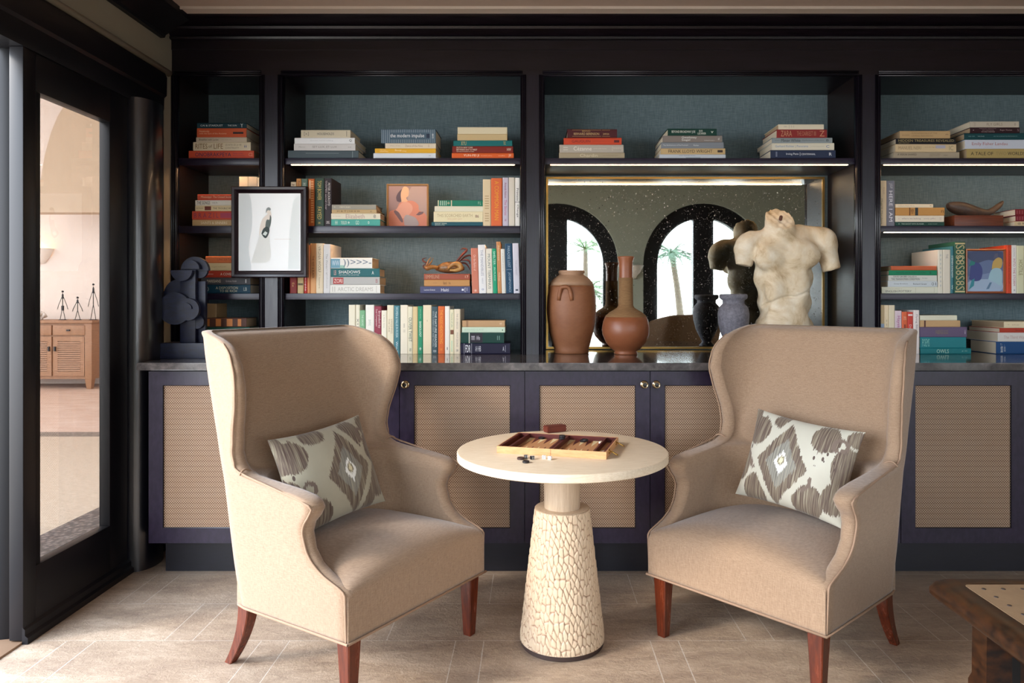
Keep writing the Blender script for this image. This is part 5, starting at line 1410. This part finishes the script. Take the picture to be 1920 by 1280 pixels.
limb('claw', [CP(806, 508, -.05), CP(811, 502, -.05), CP(815, 494, -.05)], [.006, .004, .001], M_CLAW); limb('claw', [CP(803, 508, -.05), CP(806, 500, -.052), CP(811, 493, -.052)], [.006, .0035, .001], M_CLAW)
limb('claw', [CP(802, 503, -.045), CP(796, 500, -.04), CP(795, 496, -.04), CP(802, 494, -.04)], [.004, .004, .003, .001], M_LEG); limb('claw', [CP(804, 515, -.045), CP(798, 513, -.045), CP(796, 509, -.045), CP(801, 505, -.045)], [.004, .004, .003, .001], M_LEG)
limb('claw', [CP(842, 514, -.045), CP(852, 506, -.055), CP(862, 506, -.055), CP(866, 513, -.055), CP(858, 517, -.058), CP(846, 517, -.058)], [.006, .010, .013, .013, .009, .004], M_CLAW)
limb('leg', [CP(856, 500, .0), CP(866, 488, .0), CP(874, 480, 0), CP(874, 476.5, 0), CP(868, 475.5, 0), CP(863, 478.5, 0)], [.005, .006, .006, .005, .004, .001], M_LEG)
limb('leg', [CP(860, 500, .02), CP(870, 491, .02), CP(880, 488, .02), CP(883, 491, .02)], [.004, .005, .0045, .002], M_LEG)
limb('leg', [CP(866, 497, .01), CP(876, 497, .0), CP(881, 501, 0), CP(880, 505, 0)], [.004, .005, .004, .001], M_LEG)
limb('leg', [CP(862, 502, .03), CP(872, 503, .03), CP(878, 510, .03), CP(880, 516, .03)], [.004, .0045, .003, .0012], M_LEG)

# ------------------------------------------------------------ bronze whale-like carving on its box
M_BRZ = clay('worn_bronze_carving', '#3a3234', '#7a6048', '#2a2428', 10, .45, .5, (1, 1, 1))
Yw = 3.66
wb = box('wooden_block', wx(1790, YS+.01), wx(1882, YS+.01), YS+.012, YS+.20, Z2+.0004, wz(403.4, YS+.012), wood_dark('reddish_walnut', '#5a2a18', '#7c3f26', .4, (1, 10, 14)), None, .002)
tag(wb, 'reddish-brown wooden block under the curved bronze carving', 'block')
ztop = wz(403.4, YS+.012)
bm = bmesh.new()
prof_w = [(1776, 377, 382), (1777, 375.5, 386), (1780, 374.3, 390), (1786, 373.4, 394), (1795, 373, 398), (1808, 374.6, 402), (1820, 378.6, 402.6), (1835, 384.5, 402.6), (1845, 387.6, 402.6),
          (1853, 387.5, 401), (1862, 382.6, 396), (1870, 377, 389.5), (1876, 373, 384), (1879.5, 371.2, 378), (1880.5, 372, 375)]
def wq(k, j): return [float(v) for v in np.interp(k, range(len(prof_w)), [q[j] for q in prof_w])] if False else float(np.interp(k, range(len(prof_w)), [q[j] for q in prof_w]))
rings = []
for k in np.linspace(0, len(prof_w)-1, 57):
    x = (wq(k, 0)-1828)/F*Yw; zt_ = (402.6-wq(k, 1))/F*Yw; zb_ = (402.6-wq(k, 2))/F*Yw
    hh_ = (zt_-zb_)/2; wv = hh_*1.25
    rings.append([(x, wv*math.cos(a), (zt_+zb_)/2+hh_*math.sin(a)) for a in [2*PI*i/20 for i in range(20)]])
loft(bm, rings); bmesh.ops.smooth_vert(bm, verts=bm.verts, factor=.5, use_axis_x=True, use_axis_y=True, use_axis_z=True)
zmin = min(v.co.z for v in bm.verts)
o = obj('whale_carving', bm, M_BRZ, smooth=True); o.location = (wx(1828, Yw), Yw, ztop-zmin+.0004)
tag(o, 'curved brown bronze carving like a whale on a wooden block', 'carving')

# ------------------------------------------------------------ pictures
def shapes(name, par, x0, z0, w, h, items, y):
    """flat painted shapes (polygons in 0..1 picture space), one part per colour"""
    for k, (c, pts) in enumerate(items):
        bm = bmesh.new(); yy = y-.00025*(k+1)
        P = [(x0+w*u, yy, z0+h*v) for u, v in pts]
        if len(P) > 5:
            P = [tuple(q) for q in spline(P+[P[0]], 4)[:-1]]
        f = bm.faces.new([bm.verts.new(p) for p in P]); f.normal_update()
        bmesh.ops.triangulate(bm, faces=bm.faces)
        obj('painted_shape', bm, ink(c), par)
def framed(name, label, X0, X1, Z0, Z1, Y, fw, depth, mfr, paper, items, cat='picture', lip=True, tilt=0):
    W_, H_ = X1-X0, Z1-Z0
    r = empty(name, ((X0+X1)/2, Y, Z0), label=label, cat=cat)
    bm = bmesh.new()
    outl = [(-W_/2, 0), (W_/2, 0), (W_/2, H_), (-W_/2, H_)]
    prf = [(0, depth), (0, .004), (.004, 0), (fw*.45, .002), (fw*.55, .006), (fw*.8, .004), (fw, .010), (fw, depth)]
    loops = []
    for d, y in prf:
        loops.append([bm.verts.new(p) for p in ((-W_/2+d, y, d), (W_/2-d, y, d), (W_/2-d, y, H_-d), (-W_/2+d, y, H_-d))])
    loops.append(loops[0])
    for a, b in zip(loops, loops[1:]):
        for i in range(4): bm.faces.new((a[i], a[(i+1) % 4], b[(i+1) % 4], b[i]))
    obj('frame', bm, mfr, r)
    pic = box('picture', -W_/2+fw-.002, W_/2-fw+.002, .010, depth-.002, fw-.002, H_-fw+.002, paper, r)
    shapes('s', pic, -W_/2+fw, fw, W_-2*fw, H_-2*fw, items, .010)
    if tilt: r.rotation_euler[0] = tilt
    return r
FY = 3.489
M_FR = wood_dark('burgundy_black_frame', '#180b10', '#241219', .22)
paper = mat('white_drawing_paper', '#f6f8f6', .5, coat=.3)
framed('hanging_picture', 'dark-framed pale figure drawing hung on the bookcase post', wx(433, FY), wx(575, FY), wz(520, FY), wz(349, FY), FY, .033, .032, M_FR, paper, [
    ('#e6edee', [(0, 0), (.2, 0), (.16, .3), (.22, .6), (.18, .97), (0, .97)]),
    ('#eef4f2', [(.8, .02), (.98, .02), (.98, .98), (.88, .9), (.82, .5)]),
    ('#f3e9dc', [(.34, .55), (.38, .66), (.45, .72), (.47, .74), (.44, .76), (.49, .80), (.52, .76), (.53, .72), (.52, .6), (.46, .5), (.4, .4), (.36, .3), (.33, .35)]),
    ('#f1f3ee', [(.2, .1), (.5, .13), (.5, .4), (.46, .55), (.36, .5), (.28, .3)]),
    ('#8f9694', [(.44, .74), (.45, .80), (.49, .82), (.52, .80), (.51, .78), (.47, .78)]),
    ('#5f6a66', [(.43, .53), (.44, .62), (.46, .66), (.50, .66), (.51, .72), (.53, .68), (.52, .60), (.50, .55), (.49, .50), (.45, .48)]),
    ('#34413e', [(.37, .48), (.40, .54), (.46, .57), (.50, .53), (.48, .46), (.44, .42), (.40, .44)]),
    ('#dfe8e2', [(.39, .47), (.43, .51), (.47, .49), (.44, .45)]),
    ('#e4ddd4', [(.58, .405), (.85, .405), (.85, .41), (.58, .41)])])
YP = 3.66
framed('leaning_painting', 'small abstract peach figure painting leaning on the second shelf', wx(724.5, YP), wx(803, YP), Z2+.001, wz(344.5, YP), YP, .009, .022, mat('tan_canvas_frame', '#c49a6c', .5), mat('mauve_canvas', '#a58682', .8), [
    ('#b79a90', [(.5, .3), (1, .25), (1, .98), (.6, .98), (.5, .8)]),
    ('#d98a70', [(.02, .0), (.98, .0), (.98, .28), (.8, .40), (.78, .52), (.66, .62), (.5, .63), (.3, .58), (.2, .42), (.02, .35)]),
    ('#e0a088', [(.2, .42), (.35, .58), (.5, .6), (.62, .5), (.6, .35), (.4, .2), (.2, .25)]),
    ('#5e4a52', [(.22, .62), (.20, .72), (.26, .84), (.36, .92), (.34, .78), (.36, .66), (.3, .6)]),
    ('#e8b48c', [(.34, .60), (.32, .8), (.38, .96), (.46, .98), (.53, .92), (.52, .76), (.46, .70), (.50, .62)]),
    ('#7d5f60', [(.18, .40), (.28, .33), (.38, .14), (.34, .10), (.24, .22), (.14, .36)]),
    ('#7d5f60', [(.72, .28), (.80, .36), (.92, .36), (.90, .31), (.80, .27)]),
    ('#b3a19c', [(.42, .02), (.40, .18), (.46, .28), (.58, .26), (.72, .20), (.78, .02)])])
YP2 = 3.561
framed('leaning_painting', 'small blue and yellow abstract painting leaning among the right books', wx(1812, YP2), wx(1887, YP2), Z3+.001, wz(466.5, YP2), YP2, .010, .022, mat('orange_wood_frame', '#a5603c', .45), mat('blue_grey_canvas', '#67779a', .8), [
    ('#7a8cae', [(0, 0), (1, 0), (1, .5), (.6, .45), (.3, .4), (0, .35)]), ('#9fb4cc', [(0, 0), (.9, 0), (.95, .25), (.6, .3), (.2, .28), (0, .2)]),
    ('#414a80', [(.05, .3), (.12, .7), (.3, .72), (.42, .55), (.38, .3), (.2, .25)]), ('#2e7c78', [(.04, .62), (.12, .82), (.24, .78), (.2, .66)]), ('#46506e', [(.3, .7), (.6, .78), (.98, .72), (.98, .98), (.02, .98), (.05, .8)]),
    ('#c2a25c', [(.68, .55), (.72, .74), (.86, .84), (.97, .78), (.95, .60), (.84, .56)]), ('#9ec0cc', [(.58, .3), (.66, .52), (.82, .58), (.96, .5), (.95, .15), (.8, .2)]),
    ('#3c8c98', [(.04, .04), (.12, .28), (.2, .32), (.18, .14)]), ('#5a5a6e', [(.72, .8), (.76, .93), (.84, .95), (.86, .84)]), ('#5c7c98', [(.52, .05), (.62, .22), (.68, .22), (.6, .06)])])

# ------------------------------------------------------------ low table in the right foreground
M_OAK = wood_dark('antique_oak', '#170b06', '#45260f', .35, (3, 3, 6)); M_LEATH = clay('worn_tan_inlay', '#9c8062', '#b79a78', '#86694e', 6, .6, .1, (1, 1, 1))
lt = empty('low_table', (1.05, 1.95, 0), label='dark carved oak low table with a studded tan top, right edge', cat='low table')
def rr(x0, x1, y0, y1, r, n=8):
    p = []
    for cx, cy, a in ((x1-r, y1-r, 0), (x0+r, y1-r, PI/2), (x0+r, y0+r, PI), (x1-r, y0+r, 1.5*PI)):
        p += [(cx+r*math.cos(a+PI/2*i/n), cy+r*math.sin(a+PI/2*i/n)) for i in range(n+1)]
    return p
bm = bmesh.new(); rings = []
for off, z in ((.03, .398), (.008, .402), (.0, .412), (.0, .424), (.010, .440), (.022, .447), (.060, .4495), (.065, .447)):
    rings.append([(x, y, z) for x, y in rr(off, .80-off, -1.25+off, -.0-off, .03)])
loft(bm, rings); obj('frame_top', bm, M_OAK, lt, autos=50)
box('inlay', .066, .734, -1.184, -.066, .4475, .4492, M_LEATH, lt)
bm = bmesh.new()
pts = [(x_, -.095) for x_ in np.arange(.10, .72, .05)]+[(.10, y_) for y_ in np.arange(-.145, -1.15, -.05)]
for a, b in pts: lathe(bm, [(.0055, .4492), (.0048, .4505), (0, .451)], 8, (a, b, 0))
obj('studs', bm, mat('dark_stud', '#3a2e2a', .4), lt)
# shaped slab legs with scrolled feet; near-black strips paint the shade of slots
pf = [(-.085, .398), (.085, .398), (.08, .375), (.082, .24), (.092, .225), (.092, .175), (.07, .14), (.05, .11), (.05, .06), (.075, .04), (.09, .012), (.09, 0), (-.09, 0), (-.09, .012), (-.075, .04), (-.05, .06), (-.05, .11), (-.07, .14), (-.092, .175), (-.092, .225), (-.082, .24), (-.08, .375)]
for lx, ly in ((.14, -.13), (.66, -.13), (.14, -1.12), (.66, -1.12)):
    bm = bmesh.new(); prism(bm, [(lx+a*.9, b) for a, b in pf], 'y', ly-.03, ly+.03)
    L_ = obj('leg', bm, M_OAK, lt, autos=40)
    bm = bmesh.new(); bx(bm, lx-.010, lx+.010, ly-.0308, ly-.029, .20, .36); obj('slot_shade', bm, mat('painted_slot_shade', '#0a0706', .8), L_)
box('apron', .08, .72, -.115, -.09, .33, .398, M_OAK, lt, .003); box('apron', .10, .125, -1.12, -.13, .33, .398, M_OAK, lt, .003); box('apron', .675, .70, -1.12, -.13, .33, .398, M_OAK, lt, .003)
box('stretcher', .12, .16, -1.1, -.15, .10, .15, M_OAK, lt, .004)

# ------------------------------------------------------------ beyond the glass door
M_FC = pale_wood('honey_brown_sideboard_wood', '#8a6448', '#a87e5c', (3, 3, 14)); M_IR = mat('black_iron', '#18161a', .5)
YC = 9.59
fc = empty('sideboard', (-6.7, YC, 0), label='brown louvred-door sideboard seen through the glass door', cat='sideboard')
X1_ = wx(172, YC)+6.7; X0_ = -.85
box('carcass', X0_, X1_-.10, .02, .55, .13, .87, M_FC, fc); box('top', X0_-.02, X1_+.02, -.02, .57, .87, .905, M_FC, fc, .004)
box('side_panel', X1_-.10, X1_, .0, .55, .13, .87, M_FC, fc, .003)
for lx in (X0_, X1_-.09):
    for ly in (.0, .47):
        bm = bmesh.new(); loft(bm, [[(lx+dx*s+.045, ly+dy*s+.04, z) for dx, dy in ((-1, -1), (1, -1), (1, 1), (-1, 1))] for z, s in ((.13, .045), (0, .028))]); obj('leg', bm, M_FC, fc)
edges = [wx(q, YC)+6.7 for q in (160.5, 98, 35.5)]
for k in range(2):
    b_, a_ = edges[k]-.01, edges[k+1]+.01
    d = box('drawer', a_, b_, -.005, .02, .71, .84, M_FC, fc, .003); box('knob', (a_+b_)/2-.02, (a_+b_)/2+.02, -.025, -.005, .765, .785, M_IR, d)
    bm = bmesh.new(); t_ = .06
    bx(bm, a_, a_+t_, 0, .02, .17, .69); bx(bm, b_-t_, b_, 0, .02, .17, .69); bx(bm, a_+t_, b_-t_, 0, .02, .17, .23); bx(bm, a_+t_, b_-t_, 0, .02, .63, .69)
    d = obj('door', bm, M_FC, fc)
    bm = bmesh.new()
    for i in range(14):
        z = .236+i*.028; v = bx(bm, a_+t_, b_-t_, .002, .016, z, z+.020)
        for q in v[:4]: q.co.y -= .006
    obj('louvres', bm, M_FC, d); kx = a_+.03 if k == 0 else b_-.03
    box('knob', kx-.01, kx+.01, -.02, 0, .50, .56, M_IR, d)
for px, h, lab, bag in ((117.5, .40, 'iron stick figure on the sideboard, leftmost of three', True), (145.5, .315, 'shortest iron stick figure, in the middle on the sideboard', False), (175, .50, 'tallest iron stick figure, at the right end of the sideboard', False)):
    bm = bmesh.new(); X_ = wx(px, YC+.2); hh = h
    lathe(bm, [(.05, 0), (.05, .008), (0, .008)], 16)
    for s in (-1, 1):
        tube(bm, [(s*.035, 0, .005), (0, 0, hh*.42)], .0045, 6); tube(bm, [(s*.006, 0, hh*.80), (s*.055, 0, hh*.5), (s*.07, 0, hh*.36)], .004, 6)
    tube(bm, [(0, 0, hh*.42), (0, 0, hh*.9)], .006, 6); tube(bm, [(0, 0, hh*.72), (0, 0, hh*.86)], .012, 8)
    bmesh.ops.create_icosphere(bm, subdivisions=2, radius=.015, matrix=Matrix.Translation((0, 0, hh*.955)))
    if bag: bx(bm, -.012, .012, -.012, .012, hh*.32, hh*.48)
    o = obj('stick_figure', bm, M_IR); o.location = (X_, YC+.2, .905); tag(o, lab, 'figurine', 'iron stick figures on the sideboard')
bm = bmesh.new()
for i in range(26):
    a, b = random.uniform(0, 2*PI), random.uniform(.1, 1.3); r = .06
    bmesh.ops.create_icosphere(bm, subdivisions=1, radius=random.uniform(.018, .032), matrix=Matrix.Translation((r*math.cos(a)*math.sin(b)*1.3, r*math.sin(a)*math.sin(b), .03+.07*math.cos(b))))
bx(bm, -.03, .03, -.03, .03, 0, .03)
o = obj('coral_ornament', bm, mat('white_coral', '#eee8e0', .8), smooth=True); o.location = (wx(74, YC+.2), YC+.2, .905); tag(o, 'white coral ornament on the sideboard beside the stick figures', 'ornament')
def sconce(name, loc, rot, label, k=1.0, on=True):
    r = empty(name, loc, rot, label, 'wall light')
    bm = bmesh.new()
    prf = [(.02, -.16), (.06, -.15), (.075, -.12), (.11, -.08), (.14, -.02), (.15, .0), (.14, .0), (.10, -.07), (.0, -.10)]
    n = 20; rg = [[bm.verts.new((k*q*math.cos(PI+PI*i/n), k*q*math.sin(PI+PI*i/n)*.8, k*z)) for i in range(n+1)] for q, z in prf]
    for a, b in zip(rg, rg[1:]):
        for i in range(n): bm.faces.new((a[i], a[i+1], b[i+1], b[i]))
    obj('shade', bm, mat('white_plaster_bowl', '#ece4da', .7), r, smooth=True)
    if on:
        box('bulb', -.05*k, .05*k, -.05*k, -.02*k, -.05*k, -.02*k, mat('lit_bulb', '#ffffff', .5, emit='#ffc070', estr=60.), r)
sconce('wall_sconce', (wx(74, 10.18), 10.19, wz(466, 10.19)), 0, 'lit white bowl sconce on the far wall behind the glass door', 1.35)
sconce('wall_sconce', (1.14, YW+.005, 1.58), PI, 'white bowl sconce between the arched windows, seen in the mirror', 1.0, False)

# ------------------------------------------------------------ garden behind the arched windows (seen in the mirror)
tag(box('ground_garden', -6, 9, -14, YW-.23, -.3, -.06, mat('pale_garden_paving', '#77705f', .8)), kind='structure')
M_PT = clay('palm_trunk_bark', '#5a4c3c', '#7a6a56', '#463a2c', 8, .8, .5, (1, 1, 6)); M_PF = mat('palm_green', '#2c4620', .5); M_PF2 = mat('pale_palm_green', '#4d6330', .5)
def frond(bm, base, az, L, droop, n=16, w=.22, rise=.55):
    d = Vector((math.cos(az), math.sin(az), 0)); P = []
    for k in range(n+1):
        t = k/n; P.append(Vector(base)+d*(L*t)+Vector((0, 0, L*(rise*t-droop*t*t))))
    tube(bm, P, [.014*(1-.8*k/n) for k in range(n+1)], 5)
    s = d.cross(Vector((0, 0, 1)))
    for k in range(2, n):
        t = k/n; ww = w*math.sin(PI*min(t*.9+.08, 1))**.6
        for sg in (-1, 1):
            a = P[k]; b = P[k]+s*sg*ww+d*(ww*.7)+Vector((0, 0, -ww*.5)); c = P[k]+d*(L/n*.55)
            v = [bm.verts.new(q) for q in (a, (a+b)/2+Vector((0, 0, .012)), b, (c+b)/2)]
            try: bm.faces.new(v)
            except ValueError: pass
def palm(loc, h, label, m, nf=13, L=1.3, seed=1, lean=.0):
    rnd = random.Random(seed); r = empty('palm_tree', loc, 0, label, 'palm tree', 'palms outside the arched windows')
    bm = bmesh.new(); P = [(lean*(k/8)**2, 0, h*k/8) for k in range(9)]
    tube(bm, P, [.09-.045*k/8 for k in range(9)], 12); obj('trunk', bm, M_PT, r, smooth=True)
    bm = bmesh.new()
    for i in range(nf): frond(bm, P[-1], 2*PI*i/nf+rnd.uniform(-.2, .2), L*rnd.uniform(.8, 1.1), rnd.uniform(.6, 1.2), w=.24, rise=rnd.uniform(-.1, 1.0))
    obj('fronds', bm, m, r)
palm((2.62, -5.0, -.06), 2.05, 'slim palm with a bare trunk beyond the middle arched window', M_PF, seed=2, L=.85, lean=-.2, nf=20)
palm((.70, -2.6, -.06), 1.35, 'bushy low palm beyond the first arched window', M_PF2, seed=3, nf=18, L=.85)
palm((1.0, -6.2, -.06), 2.2, 'taller palm behind the bushy one beyond the first window', M_PF2, seed=8, nf=14, L=1.1)
palm((4.6, -5.4, -.06), 2.4, 'palm standing beyond the right arched window', M_PF, seed=9, L=1.0)
def bush(loc, label, seed, L=.75):
    rnd = random.Random(seed); bm = bmesh.new()
    for i in range(22): frond(bm, (0, 0, 0), rnd.uniform(0, 6.28), L*rnd.uniform(.5, .8), rnd.uniform(-.9, .1), n=9, w=.10)
    o = obj('garden_shrub', bm, M_PF); o.location = loc; tag(o, label, 'shrub', 'shrubs outside the arched windows')
bush((2.55, -3.1, -.05), 'spiky shrub in front of the low wall beyond the middle window', 4); bush((1.45, -3.2, -.05), 'spiky shrub at the left of the low garden wall', 6)
tag(box('wall_garden', -5, 8, -4.15, -3.95, -.06, .42, mat('pale_garden_wall', '#6f685c', .8)), kind='structure')
for o in bpy.data.objects:
    if o.type == 'MESH' and len(o.data.materials) == 0: o.data.materials.append(M_WALL)
